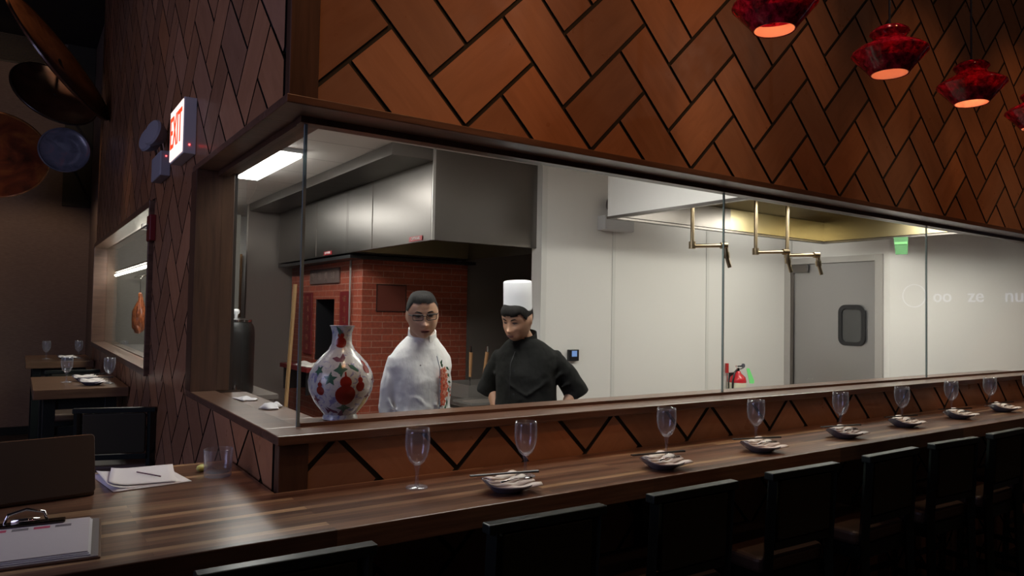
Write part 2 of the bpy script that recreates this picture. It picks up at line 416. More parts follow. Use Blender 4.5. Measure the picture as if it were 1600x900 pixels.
# header and sill of the kitchen window, running round the corner
hd = B(.672, XF, 2.245, 2.49, 2.277, 2.305); box(hd, .672, .87, 2.49, 3.72, 2.277, 2.305)
struct('trim_3', hd, M_trim, bevel=.003)
struct('trim_4', box(B(.76, XF, 2.375, 2.43, 2.255, 2.277), .765, .81, 2.43, 3.60, 2.255, 2.277), M_trimv)
sl = B(.671, XF, 2.236, 2.40, 1.205, 1.235); box(sl, .671, .785, 2.40, 3.72, 1.205, 1.235)
struct('trim_5', sl, M_trim, bevel=.004)
si = B(.785, XF, 2.40, 2.66, 1.18, 1.222); box(si, .785, .93, 2.66, 3.62, 1.18, 1.222)
struct('trim_6', si, M_trim, bevel=.003)
struct('trim_7', B(.668, .842, 3.60, 3.72, 1.235, 2.277), M_trimv, bevel=.003)       # jamb of the corner window
struct('trim_14', B(.79, XF, 2.385, 2.397, 1.235, 1.247), M_trim)                         # glazing bead
# panes
def pane(name, bm): return struct(name, bm, M_glass)
w1 = pane('window_1', B(.788, 2.940, 2.398, 2.402, 1.222, 2.277))
w2 = pane('window_2', B(2.946, 5.007, 2.398, 2.402, 1.222, 2.277))
w3 = pane('window_3', B(5.013, XF, 2.398, 2.402, 1.222, 2.277))
w4 = pane('window_4', B(.783, .787, 2.403, 3.60, 1.222, 2.277))
struct('pane_edge', B(.780, .790, 2.394, 2.404, 1.235, 2.277), M_edge, w1)
struct('pane_edge', B(2.940, 2.946, 2.394, 2.404, 1.24, 2.277), M_edge, w2)
struct('pane_edge', B(5.007, 5.013, 2.394, 2.404, 1.24, 2.277), M_edge, w3)
# second window of the left wall (roasting display)
w5 = pane('window_5', B(.773, .777, 5.06, 8.93, 1.24, 2.24))
def frame_y(y0, y1, z0, z1, x0, x1, t):
    bm = B(x0, x1, y0, y1, z1, z1+t); box(bm, x0, x1, y0, y1, z0-t, z0); box(bm, x0, x1, y0-t*.6, y0, z0-t, z1+t); box(bm, x0, x1, y1, y1+t*.6, z0-t, z1+t); return bm
struct('window_frame', frame_y(5.03, 8.95, 1.235, 2.25, .658, .79, .045), M_trim, w5, bevel=.003)
# dining room shell
struct('floor', B(-4, 9, -5, 11.2, -.05, 0), M_floor)
struct('ceiling', B(-4, 9, -5, 11.2, ZT, ZT+.05), mat('dark painted ceiling', (.03, .028, .026), .8))
struct('wall_far', B(-4, .87, 10.9, 11.0, 0, ZT), M_cloth)
struct('wall_outer_left', B(-4.1, -4, -5, 11, 0, ZT), M_cloth)
struct('wall_back', B(-4, 9, -5.1, -5, 0, ZT), mat('dark back wall', (.05, .04, .035), .7))
struct('wall_right', B(XF, XF+.1, -5, 2.26, 0, ZT), mat('brown plaster', (.08, .06, .05), .8))
struct('wall_return', B(.74, .87, 9.06, 10.9, 0, ZT), M_cloth)
struct('baseboard_far', B(-4, .74, 10.87, 10.9, 0, .1), M_black)
# kitchen shell
KC = 2.78
struct('floor_kitchen', B(.86, 6.5, 2.47, 9.6, 0, .004), M_kfloor)
struct('ceiling_kitchen', B(.861, 6.5, 2.471, 9.6, KC, KC+.04), M_ceil)
struct('wall_kitchen_back', B(3.31, 6.5, 4.43, 4.56, .004, KC), M_white, bevel=.002)
struct('wall_kitchen_end', prism(NB(), [(6.4, 4.43, .004), (6.4, 3.38, .004), (6.80, 2.404, .004), (6.95, 2.404, .004), (6.95, 4.43, .004)], (0, 0, KC-.008)), M_white)
struct('wall_kitchen_return', B(6.96, XF, 2.404, 2.46, 1.2, 2.29), M_white)
struct('wall_kitchen_far', B(.861, 6.4, 9.4, 9.5, .004, KC), M_white)
struct('wall_kitchen_side', B(6.4, 6.5, 4.56, 9.4, .004, KC), M_white)
for i, s in enumerate((4.055, 5.213)): struct('trim_%d' % (8+i), B(s-.018, s+.018, 4.424, 4.43, .004, KC-.002), M_seam, bevel=.0015)
struct('trim_10', B(3.30, 3.352, 4.42, 4.43, .004, KC-.002), M_seam, bevel=.002)
struct('trim_11', B(6.385, 6.4, 4.36, 4.425, .004, KC-.002), M_seam, bevel=.002)
# steel clad wall behind and beside the oven
struct('wall_steel_back', B(3.66, 4.6, 6.16, 6.24, .004, KC), M_steelD)
struct('wall_steel_left', B(2.07, 4.6, 8.20, 8.26, .004, KC), M_steelD)
# kitchen end door
d1 = struct('door_1', B(6.385, 6.398, 3.50, 4.36, .02, 2.15), steelmat('door steel', (.42, .41, .41), .38, (1, 60, 1)))
fr = B(6.372, 6.398, 4.36, 4.43, .004, 2.215); box(fr, 6.372, 6.398, 3.43, 3.50, .004, 2.215); box(fr, 6.372, 6.398, 3.50, 4.36, 2.155, 2.215)
struct('door_frame', fr, mat('satin frame steel', (.46, .44, .42), .42, .5), d1, bevel=.002)
bm = NB(); ou = rrect(3.585, 3.845, 1.375, 1.755, .07); inn = rrect(3.62, 3.81, 1.41, 1.72, .045)
def ringframe(bm, ou, inn, f, d):
    n = len(ou); A = [[bm.verts.new(Vector(f(*p))+Vector(d)*k) for p in L] for L in (ou, inn) for k in (0, 1)]
    o0, o1, i0, i1 = A
    for i in range(n):
        j = (i+1) % n
        bm.faces.new([o1[i], o1[j], i1[j], i1[i]]); bm.faces.new([o0[i], o0[j], o1[j], o1[i]])
        bm.faces.new([i0[i], i1[i], i1[j], i0[j]]); bm.faces.new([o0[i], i0[i], i0[j], o0[j]])
    return bm
ringframe(bm, ou, inn, lambda y, z: (6.385, y, z), (-.022, 0, 0)); struct('door_gasket', bm, M_blk, d1)
struct('door_pane', prism(NB(), [(6.378, *p) for p in inn], (-.002, 0, 0)), mat('dark pane', (.06, .06, .06), .1), d1)
struct('door_closer', B(6.345, 6.372, 4.16, 4.31, 2.07, 2.15), M_steel2, d1, bevel=.003)
bm = B(6.37, 6.385, 4.325, 4.355, .3, 2.15); struct('door_hinge', bm, M_steel2, d1)
# far kitchen door frame seen through the corner glass
d2 = struct('door_2', B(1.70, 2.24, 9.37, 9.39, .01, 2.25), mat('brown kitchen door', (.16, .13, .11), .5))
struct('door_frame', box(B(2.24, 2.30, 9.35, 9.398, .01, 2.30), 1.64, 2.24, 9.35, 9.398, 2.25, 2.30), mat('timber door frame', (.36, .2, .1), .5), d2)

# ------------------------------------------------------------------ kitchen ceiling lights
M_lit = emis('fluorescent diffuser', (1, .96, .91), 16.5)
def panel_light(x0, x1, y0, y1, label, m=None):
    t = thing('ceiling_light', label, 'ceiling light', ((x0+x1)/2, (y0+y1)/2, KC-.03), group='kitchen ceiling lights')
    f = B(x0-.02, x1+.02, y0-.02, y0, KC-.03, KC); box(f, x0-.02, x1+.02, y1, y1+.02, KC-.03, KC); box(f, x0-.02, x0, y0, y1, KC-.03, KC); box(f, x1, x1+.02, y0, y1, KC-.03, KC)
    obj('frame', f, M_plastic, t); obj('diffuser', B(x0, x1, y0, y1, KC-.058, KC-.012), m or M_lit, t, bevel=.004)
panel_light(1.06, 1.66, 5.15, 6.31, 'bright rectangular fluorescent panel in the kitchen ceiling behind the corner glass')
panel_light(1.7, 2.9, 2.62, 3.0, 'unseen fluorescent panel added in the kitchen ceiling just in front of the two chefs')  # added out of view to put more light on the chefs
panel_light(4.9, 6.1, 3.96, 4.3, 'unseen dimmed fluorescent panel added in the kitchen ceiling close to the white back wall', emis('dimmed diffuser', (1, .96, .9), 3.5))  # added to light the wall, dimmed to soften its hot spot
panel_light(.98, 1.5, 7.3, 8.4, 'unseen fluorescent panel added at the far end of the kitchen ceiling')  # added out of view to lift the dark kitchen ceiling
panel_light(1.1, 1.7, 3.1, 3.7, 'bright fluorescent panel in the kitchen ceiling just inside the corner window')
lamp('hood_lamp_right', 'AREA', (4.2, 3.1, 2.50), 17, (1, .95, .86), (4.2, 3.15, 0), 1.2, .3)
lamp('hood_lamp_right', 'AREA', (5.5, 3.0, 2.50), 30, (1, .95, .86), (5.55, 3.05, 0), 1.0, .3)
lamp('hood_lamp_left', 'AREA', (2.9, 5.3, 2.70), 5, (1, .82, .55), (2.9, 5.4, 0), .6, .3)

# ================================================================== COUNTER
t = thing('bar_counter', 'long walnut stave bar counter running under the kitchen window, set with goblets', 'counter', (3.0, 2.0, 0))
prof = [(-.9, 1.80), (XF-.02, 1.80), (XF-.02, 2.252), (.672, 2.252), (.672, 2.83), (-.9, 2.83)]
obj('worktop', prism(NB(), [(x, y, .995) for x, y in prof], (0, 0, .065)), M_stave, t, bevel=.003)
sup = B(-.8, -.72, 1.9, 2.78, 0, .995); obj('support_panel', sup, M_black, t)
for x in (.35, 2.2, 4.3, 6.4): obj('bracket', box(B(x, x+.05, 1.95, 2.25, .93, .995), x, x+.05, 2.2, 2.252, .6, .93), M_black, t)

# ================================================================== KITCHEN EQUIPMENT
def open_box(x0, x1, y0, y1, z0, z1, t=.02):
    bm = B(x0, x1, y0, y0+t, z0, z1); box(bm, x0, x1, y1-t, y1, z0, z1); box(bm, x0, x0+t, y0+t, y1-t, z0, z1); box(bm, x1-t, x1, y0+t, y1-t, z0, z1); return bm
# left hood over the brick oven
t = thing('exhaust_hood', 'large brushed steel exhaust hood hanging over the red brick oven', 'exhaust hood', (2.394, 4.5, 2.13))
obj('canopy', open_box(2.394, 3.60, 4.5, 6.10, 2.13, KC-.001), M_steel2, t, bevel=.003)
obj('canopy', open_box(2.394, 3.60, 6.101, 8.14, 2.13, KC-.001), M_steel2, t, bevel=.003)
obj('soffit', B(2.072, 2.392, 4.5, 8.16, 2.695, KC-.001), M_steel2, t, bevel=.002)
obj('corner_trim', B(2.388, 2.41, 4.492, 4.502, 2.13, KC-.002), M_steel, t, bevel=.001)
obj('inner_back', prism(NB(), [(2.415, 6.08, 2.14), (2.415, 6.08, 2.74), (2.415, 4.9, 2.76), (2.415, 4.9, 2.74), (2.415, 5.9, 2.6), (2.415, 5.98, 2.14)], (1.16, 0, 0)), M_warmlit, t)
for y in (5.55, 6.9): obj('panel_seam', B(2.390, 2.394, y, y+.004, 2.14, 2.69), M_steelD, t)
MY = Matrix(((0, 0, -1, 0), (-1, 0, 0, 0), (0, 1, 0, 0), (0, 0, 0, 1)))    # text facing -X, reading towards -Y
for y in (4.66, 6.48):
    b = obj('maker_plate', B(2.388, 2.392, y-.015, y+.19, 2.14, 2.175), mat('red plate', (.45, .03, .04), .4), t, label='red maker plate')
    obj('lettering', text_bm('CAPTIVEAIRE', .032, .0008, Matrix.Translation((2.387, y+.087, 2.158))@MY, sx=.78), mat('plate white', (.8, .8, .8), .5), b)
# right hood
t = thing('exhaust_hood', 'bright white steel exhaust hood above the window on the right, its steel tinted inside with warm light', 'exhaust hood', (3.46, 2.62, 2.32))
obj('canopy', open_box(3.46, 6.12, 2.62, 3.85, 2.325, KC-.001, .03), mat('satin white steel', (.88, .86, .83), .42, .1), t, bevel=.002)
obj('lip', open_box(3.455, 6.125, 2.615, 3.855, 2.31, 2.328, .045), M_steel2, t, bevel=.002)
obj('filter_bank', prism(NB(), [(3.5, 2.66, 2.74), (3.5, 3.2, 2.76), (3.5, 3.81, 2.52), (3.5, 3.81, 2.50), (3.5, 3.2, 2.735), (3.5, 2.66, 2.715)], (2.58, 0, 0)), M_warmlit, t)
obj('inner_back', B(3.5, 4.75, 3.80, 3.818, 2.33, 2.50), M_steel2, t)
obj('inner_lining', B(4.75, 6.07, 3.80, 3.818, 2.33, 2.50), M_warmlit, t); obj('inner_lining', B(6.065, 6.088, 2.66, 3.80, 2.33, 2.74), M_warmlit, t)
# three bent brass filling spouts
def spout(x, name, label):
    t = thing(name, label, 'pipe', (x, 3.42, 2.0), group='brass filling spouts under the right hood')
    z = 2.115; e = .27
    obj('riser', tube(tube(NB(), [(x, 3.42, z), (x, 3.42, 2.68)], .0135), [(x, 3.42, z-.02), (x, 3.42, z+.03)], .024), M_brasspipe, t, smooth='auto')
    obj('arm', tube(tube(NB(), [(x, 3.42, z), (x+.13, 3.42-e*.62, z)], .0135), [(x+.11, 3.43-e*.62, z), (x+.15, 3.41-e*.62, z)], .023), M_brasspipe, t, smooth='auto')
    ex, ey = x+.14, 3.42-e*.64
    nz = tube(NB(), [(ex, ey, z+.01), (ex+.005, ey, z-.05)], .017); tube(nz, [(ex+.005, ey, z-.045), (ex+.012, ey, z-.085)], .022)
    tube(nz, [(ex+.012, ey, z-.07), (ex+.035, ey-.01, z-.15)], .014)
    obj('nozzle', nz, M_brasspipe, t, smooth='auto')
spout(3.865, 'filling_spout', 'brass bent spout pipe hanging from the right hood, leftmost, beside the white hood panel')
spout(4.565, 'filling_spout', 'brass bent spout pipe hanging from the right hood, middle one with a greyish nozzle')
spout(4.955, 'filling_spout', 'brass bent spout pipe hanging from the right hood, nearest the steel door')
# emergency lights
def emergency(loc, rz, label, m):
    t = thing('emergency_light', label, 'emergency light', loc, rz)
    obj('housing', B(-.16, .16, -.10, 0, -.06, .055), m, t, world=False, bevel=.006)
    obj('lamp_head', lathe(NB(), [(0, -.035), (.05, -.03), (.075, 0), (.08, .02), (.07, .03), (0, .035)], (-.04, -.055, .145), 24, Matrix.Rotation(R(80), 3, 'X')), M_steel2, t, world=False, smooth='auto')
    obj('neck', tube(NB(), [(-.04, -.05, .05), (-.04, -.05, .09)], .016), M_chrome, t, world=False)
    return t
emergency((4.03, 4.43, 2.372), 0, 'white twin head emergency light on the white kitchen wall by the hood', M_plastic)
# thermostat and extinguisher
t = thing('wall_phone', 'small black panel with a screen on the white kitchen wall behind the chef in black', 'control panel', (3.624, 4.43, 1.30))
obj('body', B(3.574, 3.674, 4.40, 4.429, 1.255, 1.345), M_blk, t, bevel=.004); obj('screen', B(3.60, 3.65, 4.397, 4.40, 1.29, 1.335), emis('blue screen', (.3, .5, 1), .6), t)
t = thing('fire_extinguisher', 'red fire extinguisher with a green tag hanging on the white kitchen wall', 'fire extinguisher', (5.55, 4.34, .66))
x, y = 5.55, 4.345
obj('cylinder', lathe(NB(), [(0, .68), (.07, .68), (.076, .70), (.076, 1.03), (.068, 1.065), (.03, 1.10), (.022, 1.12), (0, 1.12)], (x, y, 0), 28), mat('red enamel', (.55, .02, .03), .25), t, smooth='auto')
obj('instruction_label', lathe(NB(), [(.0768, .84), (.0768, 1.015)], (x, y, 0), 28), mat('cream label', (.75, .72, .55), .6), t, smooth=True)
bm = tube(NB(), [(x, y, 1.11), (x, y, 1.15)], .016); obox(bm, (x+.03, y, 1.165), (.10, .02, .014)); obox(bm, (x+.03, y, 1.14), (.08, .018, .01), Matrix.Rotation(R(-12), 3, 'Y'))
obj('valve', bm, M_chrome, t); obj('gauge', lathe(NB(), [(0, -.006), (.02, -.006), (.02, .006), (0, .006)], (x+.05, y-.02, 1.17), 16, Matrix.Rotation(PI/2, 3, 'X')), M_plate, t)
obj('hose', tube(NB(), [(x-.02, y, 1.13), (x-.06, y-.01, 1.11), (x-.085, y-.01, 1.03), (x-.085, y, .80)], .009), M_blk, t, smooth=True)
obj('tag', prism(NB(), [(x+.02, y-.08, 1.15), (x+.06, y-.08, 1.15), (x+.13, y-.085, 1.03), (x+.12, y-.085, 1.005), (x+.07, y-.08, 1.01)], (0, .003, 0)), mat('green tag', (.25, .95, .3), .6), t)
obj('bracket', B(x-.03, x+.03, 4.41, 4.43, .8, 1.1), M_blk, t)
t = thing('wall_hook', 'red wooden handled tool hanging beside the fire extinguisher', 'tool', (5.475, 4.41, 1.05))
obj('handle', tube(NB(), [(5.475, 4.41, 1.10), (5.475, 4.41, 1.19)], .016), mat('red lacquer', (.45, .03, .03), .3), t, smooth='auto')
obj('shaft', tube(NB(), [(5.475, 4.41, .80), (5.475, 4.41, 1.10)], .007), M_chrome, t)
t = thing('inspection_tag', 'green paper tag hanging under the right end of the hood near the door', 'tag', (6.0, 3.12, 2.25))
obj('card', prism(NB(), [(5.99, 3.13, 2.31), (6.03, 3.03, 2.31), (6.02, 3.03, 2.165), (5.985, 3.11, 2.165)], (.003, .001, 0)), mat('green card', (.015, .10, .02), .6), t)
obj('strip', prism(NB(), [(5.989, 3.12, 2.27), (6.021, 3.03, 2.27), (6.02, 3.03, 2.25), (5.987, 3.12, 2.25)], (-.002, -.001, 0)), mat('green strip light', (.08, .26, .08), .6), t)

# ------------------------------------------------------------------ brick roasting oven
OX, OY, OZ = 2.556, 6.12, 2.085
t = thing('brick_oven', 'red brick roasting oven with a dark mouth and carved plaques under the steel hood', 'oven', (OX, OY, 0))
bm = B(OX, 3.66, OY, 6.80, 0, OZ); box(bm, OX+.5, 3.66, 6.80, 7.36, 0, OZ); box(bm, OX, 3.66, 7.36, 8.15, 0, OZ)
box(bm, OX, OX+.5, 6.80, 7.36, 1.73, OZ); box(bm, OX, OX+.5, 6.80, 7.36, 0, 1.10)
ob = obj('masonry', bm, M_brick, t)
boxuv(ob)
obj('mouth_lining', box(box(B(OX+.47, OX+.498, 6.802, 7.358, 1.102, 1.728), OX+.01, OX+.49, 6.802, 6.83, 1.102, 1.728), OX+.01, OX+.49, 7.33, 7.358, 1.102, 1.728), M_blk, t)
obj('cap', B(2.40, 3.70, 6.03, 8.15, OZ, OZ+.03), M_blk, t)
bm = B(OX-.02, OX, 6.66, 7.49, 1.885, 2.035)
pq = obj('name_plaque', bm, M_slate, t, bevel=.006, label='grey carved stone plaque')
rr = random.Random(3); M_carve = mat('pale carving', (.2, .14, .12), .6); M_carve2 = mat('dull gold carving', (.22, .07, .04), .5)
for k in range(4):                                     # carved relief, worn past reading
    y = 6.76+k*.19; g = NB()
    for q in range(7):
        h = rr.random() < .5
        obox(g, (OX-.022, y+.05+(0 if h else rr.uniform(-.03, .03)), 1.96+(rr.uniform(-.035, .035) if h else 0)), (.006, .08 if h else .009, .008 if h else .08))
    obj('carving', g, M_carve, pq)
for (y0, y1) in ((6.37, 6.62), (7.42, 7.66)):
    p = obj('side_plaque', B(OX-.018, OX, y0, y1, 1.15, 1.80), M_redpl, t, bevel=.005, label='dark red carved side plaque')
    for k in range(6):
        g = NB()
        for q in range(5):
            h = rr.random() < .5
            obox(g, (OX-.02, (y0+y1)/2+(0 if h else rr.uniform(-.03, .03)), 1.23+k*.1+(rr.uniform(-.025, .025) if h else 0)), (.005, .08 if h else .008, .007 if h else .06))
        obj('carving', g, M_carve2, p)
g = NB(); f = lambda a, b: (OX+.01, a, b)
obj('iron_door', box(NB(), 2.70, 2.99, OY-.004, OY-.001, 1.62, 1.86), mat('brick access panel', (.16, .035, .022), .6), t)
ringframe(g, [(2.695, 1.865), (2.695, 1.615), (2.995, 1.615), (2.995, 1.865)], [(2.701, 1.859), (2.701, 1.621), (2.989, 1.621), (2.989, 1.859)], lambda x, z: (x, OY-.001, z), (0, -.006, 0))
obj('panel_outline', g, M_blk, t)
obj('conduit', tube(NB(), [(OX-.03, 6.33, 0.3), (OX-.03, 6.33, OZ)], .010), M_steel, t)
obj('shelf', B(2.28, OX, 6.75, 7.6, 1.02, 1.06), M_redpl, t)
for yb in (6.80, 7.50): obj('shelf_bracket', B(2.30, OX, yb, yb+.03, .8, 1.02), M_blk, t)
def cloth_heap(name, loc, sx, sy, h, label, cat, m, seed=1, rz=0):
    bm = NB(); n = 14; rr = random.Random(seed); V = []
    for i in range(n+1):
        for j in range(n+1):
            u, v = i/n*2-1, j/n*2-1
            e = max(0, 1-max(abs(u), abs(v))**3)
            z = h*e*(.5+.5*math.sin(3*u+seed)*math.cos(4*v+seed*2))+.004
            V.append(bm.verts.new((u*sx*(1+.12*math.sin(5*v+seed)), v*sy*(1+.12*math.cos(4*u+seed)), z)))
    for i in range(n):
        for j in range(n): bm.faces.new([V[i*(n+1)+j], V[(i+1)*(n+1)+j], V[(i+1)*(n+1)+j+1], V[i*(n+1)+j+1]])
    o = obj(name, bm, m, smooth=True); o.location = loc; o.rotation_euler.z = rz
    s = o.modifiers.new('solid', 'SOLIDIFY'); s.thickness = .004
    return tag(o, label, cat)
cloth_heap('folded_towel', (2.40, 7.05, 1.062), .09, .2, .05, 'white folded towel on the shelf in front of the oven mouth', 'towel', M_napkin, 2)
# wooden pole leaning to the left of the oven
t = thing('wooden_pole', 'long wooden pole leaning behind the corner of the kitchen window', 'pole', (1.55, 5.0, .004))
obj('shaft', tube(NB(), [(1.50, 5.0, .01), (1.599, 5.02, 1.8)], .014), mat('pale pole wood', (.5, .3, .14), .5), t, smooth='auto')
obj('ferrule', tube(NB(), [(1.5475, 5.009, .86), (1.548, 5.009, .88)], .018), M_steel, t)
# black urn on a steel table, back left
t = thing('prep_table', 'steel prep table standing behind the corner window under the black urn', 'table', (1.45, 6.4, .004))
obj('top', B(1.05, 1.80, 6.0, 6.9, .88, .92), M_steelD, t, bevel=.003); obj('undershelf', B(1.07, 1.78, 6.02, 6.88, .3, .32), M_steelD, t)
for x in (1.07, 1.75):
    for y in (6.03, 6.85): obj('leg', tube(NB(), [(x, y, .004), (x, y, .88)], .02), M_steel, t)
t = thing('drink_urn', 'tall black urn with a chrome rim and white knob behind the corner window', 'urn', (1.53, 6.2, .92))
obj('body', lathe(NB(), [(0, .92), (.14, .92), (.15, .94), (.15, 1.42), (.143, 1.475), (.12, 1.51), (0, 1.52)], (1.49, 6.2, 0), 36), mat('black enamel', (.008, .01, .01), .4), t, smooth='auto')
obj('rim', lathe(NB(), [(.11, 1.512), (.125, 1.512), (.125, 1.53), (.11, 1.535), (0, 1.55)], (1.49, 6.2, 0), 36), M_chrome, t, smooth='auto')
obj('knob', lathe(NB(), [(0, 1.55), (.012, 1.55), (.012, 1.57), (.026, 1.585), (.028, 1.60), (.018, 1.615), (0, 1.618)], (1.53-.04, 6.2, 0), 20), mat('white knob', (.8, .8, .8), .3), t, smooth=True)
obj('spigot', tube(NB(), [(1.47, 6.06, 1.0), (1.45, 6.01, 1.0), (1.45, 6.0, .97)], .011), M_chrome, t)
# cook line table behind the chefs with pans and ladles
t = thing('cooking_station', 'dark steel cooking station with a long worktop behind the chef in black', 'cooking station', (3.2, 4.9, .004))
M_dk = mat('dark steel front', (.07, .06, .055), .4, .6)
obj('cabinet', B(2.86, 3.70, 4.70, 6.02, .06, .86), M_dk, t, bevel=.004)
obj('worktop', B(2.82, 3.72, 4.66, 6.05, .86, .905), M_steel2, t, bevel=.004)
obj('rail', tube(NB(), [(2.80, 4.64, .87), (2.80, 6.06, .87)], .014), M_steel, t)
obj('control_plate', B(2.85, 2.86, 5.0, 5.16, .66, .82), M_plastic, t)
t = thing('utensil_box', 'pale steel box holding two wooden handled ladles on the cooking station', 'container', (3.3, 5.2, .906))
bm = open_box(3.08, 3.62, 5.10, 5.55, .907, 1.02, .008); box(bm, 3.09, 3.61, 5.108, 5.542, .907, .915); obj('tray', bm, M_steel, t)
for i, (x0, x1, zt, lab) in enumerate(((3.215, 3.22, 1.33, 'wooden handled ladle standing upright behind the two chefs'), (3.335, 3.385, 1.33, 'wooden handled ladle leaning right behind the two chefs'))):
    u = thing('ladle', lab, 'ladle', (x0, 5.3, .92))
    obj('shaft', tube(NB(), [(x0, 5.3, .925), (x0+(x1-x0)*.35, 5.3, 1.08)], .005), M_chrome, u)
    obj('handle', tube(NB(), [(x0+(x1-x0)*.35, 5.3, 1.07), (x1, 5.3, zt-.05)], [.012, .016], 12), mat('light handle wood', (.5, .26, .12), .5), u, smooth='auto')
    obj('end_cap', tube(NB(), [(x1, 5.3, zt-.05), (x1, 5.3, zt)], [.012, .009], 10), M_chrome, u)
    obj('bowl', lathe(NB(), [(0, .918), (.03, .92), (.045, .935), (.05, .95)], (x0, 5.3, 0), 20), M_chrome, u, smooth=True)
t = thing('flat_tray', 'flat steel tray lying at the front of the cooking station', 'tray', (3.1, 4.9, .906))
obj('pan', open_box(2.90, 3.5, 4.74, 5.04, .907, .925, .006), M_steel, t); obj('base', B(2.906, 3.494, 4.746, 5.034, .907, .912), M_steelD, t)
t = thing('wooden_block', 'small tan wooden block on the cooking station beside the white chef', 'block', (2.95, 5.75, .906))
obj('block', B(2.88, 2.95, 5.72, 5.79, .907, 1.07), mat('tan wood', (.35, .24, .08), .5), t, bevel=.003)

# ------------------------------------------------------------------ roast duck display behind the second window
t = thing('roast_display', 'roast meat display cabinet behind the small left wall window, lit by a bright tube', 'display cabinet', (1.1, 6.5, 0))
M_dim = mat('cabinet back', (.12, .115, .10), .5)
obj('cabinet_back', B(1.66, 1.70, 7.0, 9.3, .9, 2.5), M_dim, t)
obj('cabinet_side', B(.87, 1.66, 9.22, 9.25, .9, 2.5), M_dim, t)
obj('tray', B(.90, 1.62, 6.95, 9.2, 1.16, 1.19), M_steel, t, bevel=.004)
obj('stand', B(.95, 1.60, 7.05, 9.2, .004, 1.16), M_steelD, t)
obj('rail', tube(NB(), [(1.02, 6.95, 1.93), (1.02, 9.3, 1.93)], .010), M_chrome, t)
obj('light_tube', tube(NB(), [(.89, 6.5, 1.965), (.89, 9.15, 1.965)], .014), emis('warm tube', (1, .93, .8), 20), t)
obj('tube_reflector', B(.875, .97, 6.45, 9.2, 1.995, 2.01), M_steel, t)
for y in (7.0, 9.26): obj('post', B(1.60, 1.64, y, y+.04, 1.19, 2.5), M_steel, t)
M_duck = mat('glazed roast skin', (.33, .075, .02), .22); G(M_duck).l(G(M_duck).ramp(G(M_duck).noise(14).outputs['Fac'], [(.35, (.16, .03, .012)), (.65, (.5, .14, .04))]), M_duck.node_tree.nodes['Principled BSDF'].inputs['Base Color'])
dx, dy = 1.0, 8.0
t = thing('roast_duck', 'glazed reddish roast duck hanging behind the small left wall window', 'roast duck', (dx, dy, 1.92))
DS = .8
bm = lathe(NB(), [(0, 1.30), (.04, 1.31), (.085, 1.37), (.10, 1.46), (.085, 1.57), (.055, 1.66), (.03, 1.72), (.022, 1.80), (0, 1.82)], (dx, dy, 0), 24, sx=.9)
ellipsoid(bm, (dx-.03, dy-.085, 1.57), (.022, .03, .075)); ellipsoid(bm, (dx-.03, dy+.085, 1.57), (.022, .03, .075))
ellipsoid(bm, (dx-.02, dy-.06, 1.36), (.035, .035, .07)); ellipsoid(bm, (dx-.02, dy+.06, 1.36), (.035, .035, .07))
for v in bm.verts:
    v.co = Vector((dx+(v.co.x-dx)*.85, dy+(v.co.y-dy)*.85, 1.36+(v.co.z-1.30)*.78)); v.co += Vector((math.sin(v.co.z*31+v.co.y*40), math.sin(v.co.z*47+v.co.x*60), 0))*.006
obj('body', bm, M_duck, t, smooth=True)
obj('hook', tube(NB(), [(dx, dy, 1.74), (dx, dy, 1.90), (dx+.02, dy, 1.935), (dx+.035, dy, 1.92)], .004), M_chrome, t)
lamp('display_light', 'POINT', (1.0, 8.0, 2.2), 2, (1, .9, .75), radius=.05)

# ------------------------------------------------------------------ papers on the window ledge
for i, (x, y, rz, lab) in enumerate(((.84, 3.30, .2, 'small white card lying on the window ledge by the dark jamb'), (.865, 2.98, -.5, 'crumpled white paper lying on the window ledge inside the corner glass'))):
    cloth_heap('paper_scrap', (x, y, 1.224), .035, .06, .012*(1+i), lab, 'paper', M_paper, 5+i, rz)

# ------------------------------------------------------------------ porcelain vase
M_porc = mat('white porcelain', (.6, .6, .62), .2, Coat_Weight=.3)
def gmath(g, op, a, b=None):
    x = g.n('ShaderNodeMath', operation=op)
    for s, i in ((a, 0), (b, 1)):
        if s is None: continue
        if hasattr(s, 'links'): g.l(s, x.inputs[i])
        else: x.inputs[i].default_value = s
    return x.outputs[0]
g = G(M_porc); n = g.noise(30, 4, g.coord('Object')); n.inputs['Distortion'].default_value = 2
g.l(g.ramp(n.outputs['Fac'], [(.36, (.24, .25, .44)), (.43, (.48, .48, .55)), (.5, (.56, .57, .58))]), g.b.inputs['Base Color'])
VX, VY, VZ = .995, 2.56, 1.224
VSC = .94
vase = thing('porcelain_vase', 'large white porcelain vase painted with red gourds, on the ledge inside the corner window', 'vase', (VX, VY, VZ))
VP = [(0, 0), (.058, 0), (.066, .004), (.064, .014), (.060, .022), (.072, .035), (.098, .07), (.118, .115), (.1225, .15), (.116, .185), (.098, .22), (.072, .25), (.05, .272), (.039, .295), (.036, .318), (.037, .34), (.044, .362), (.048, .368), (.044, .368), (.034, .345), (.030, .31), (.03, .28), (0, .27)]
VP = [(r_*.97, z_*VSC) for r_, z_ in VP]
obj('body', lathe(NB(), VP, (0, 0, 0), 64), M_porc, vase, world=False, smooth='auto')
def vr(z):
    for (r0, z0), (r1, z1) in zip(VP[1:18], VP[2:18]):
        if z0 <= z <= z1: return r0+(r1-r0)*(z-z0)/max(1e-6, z1-z0)
    return .04
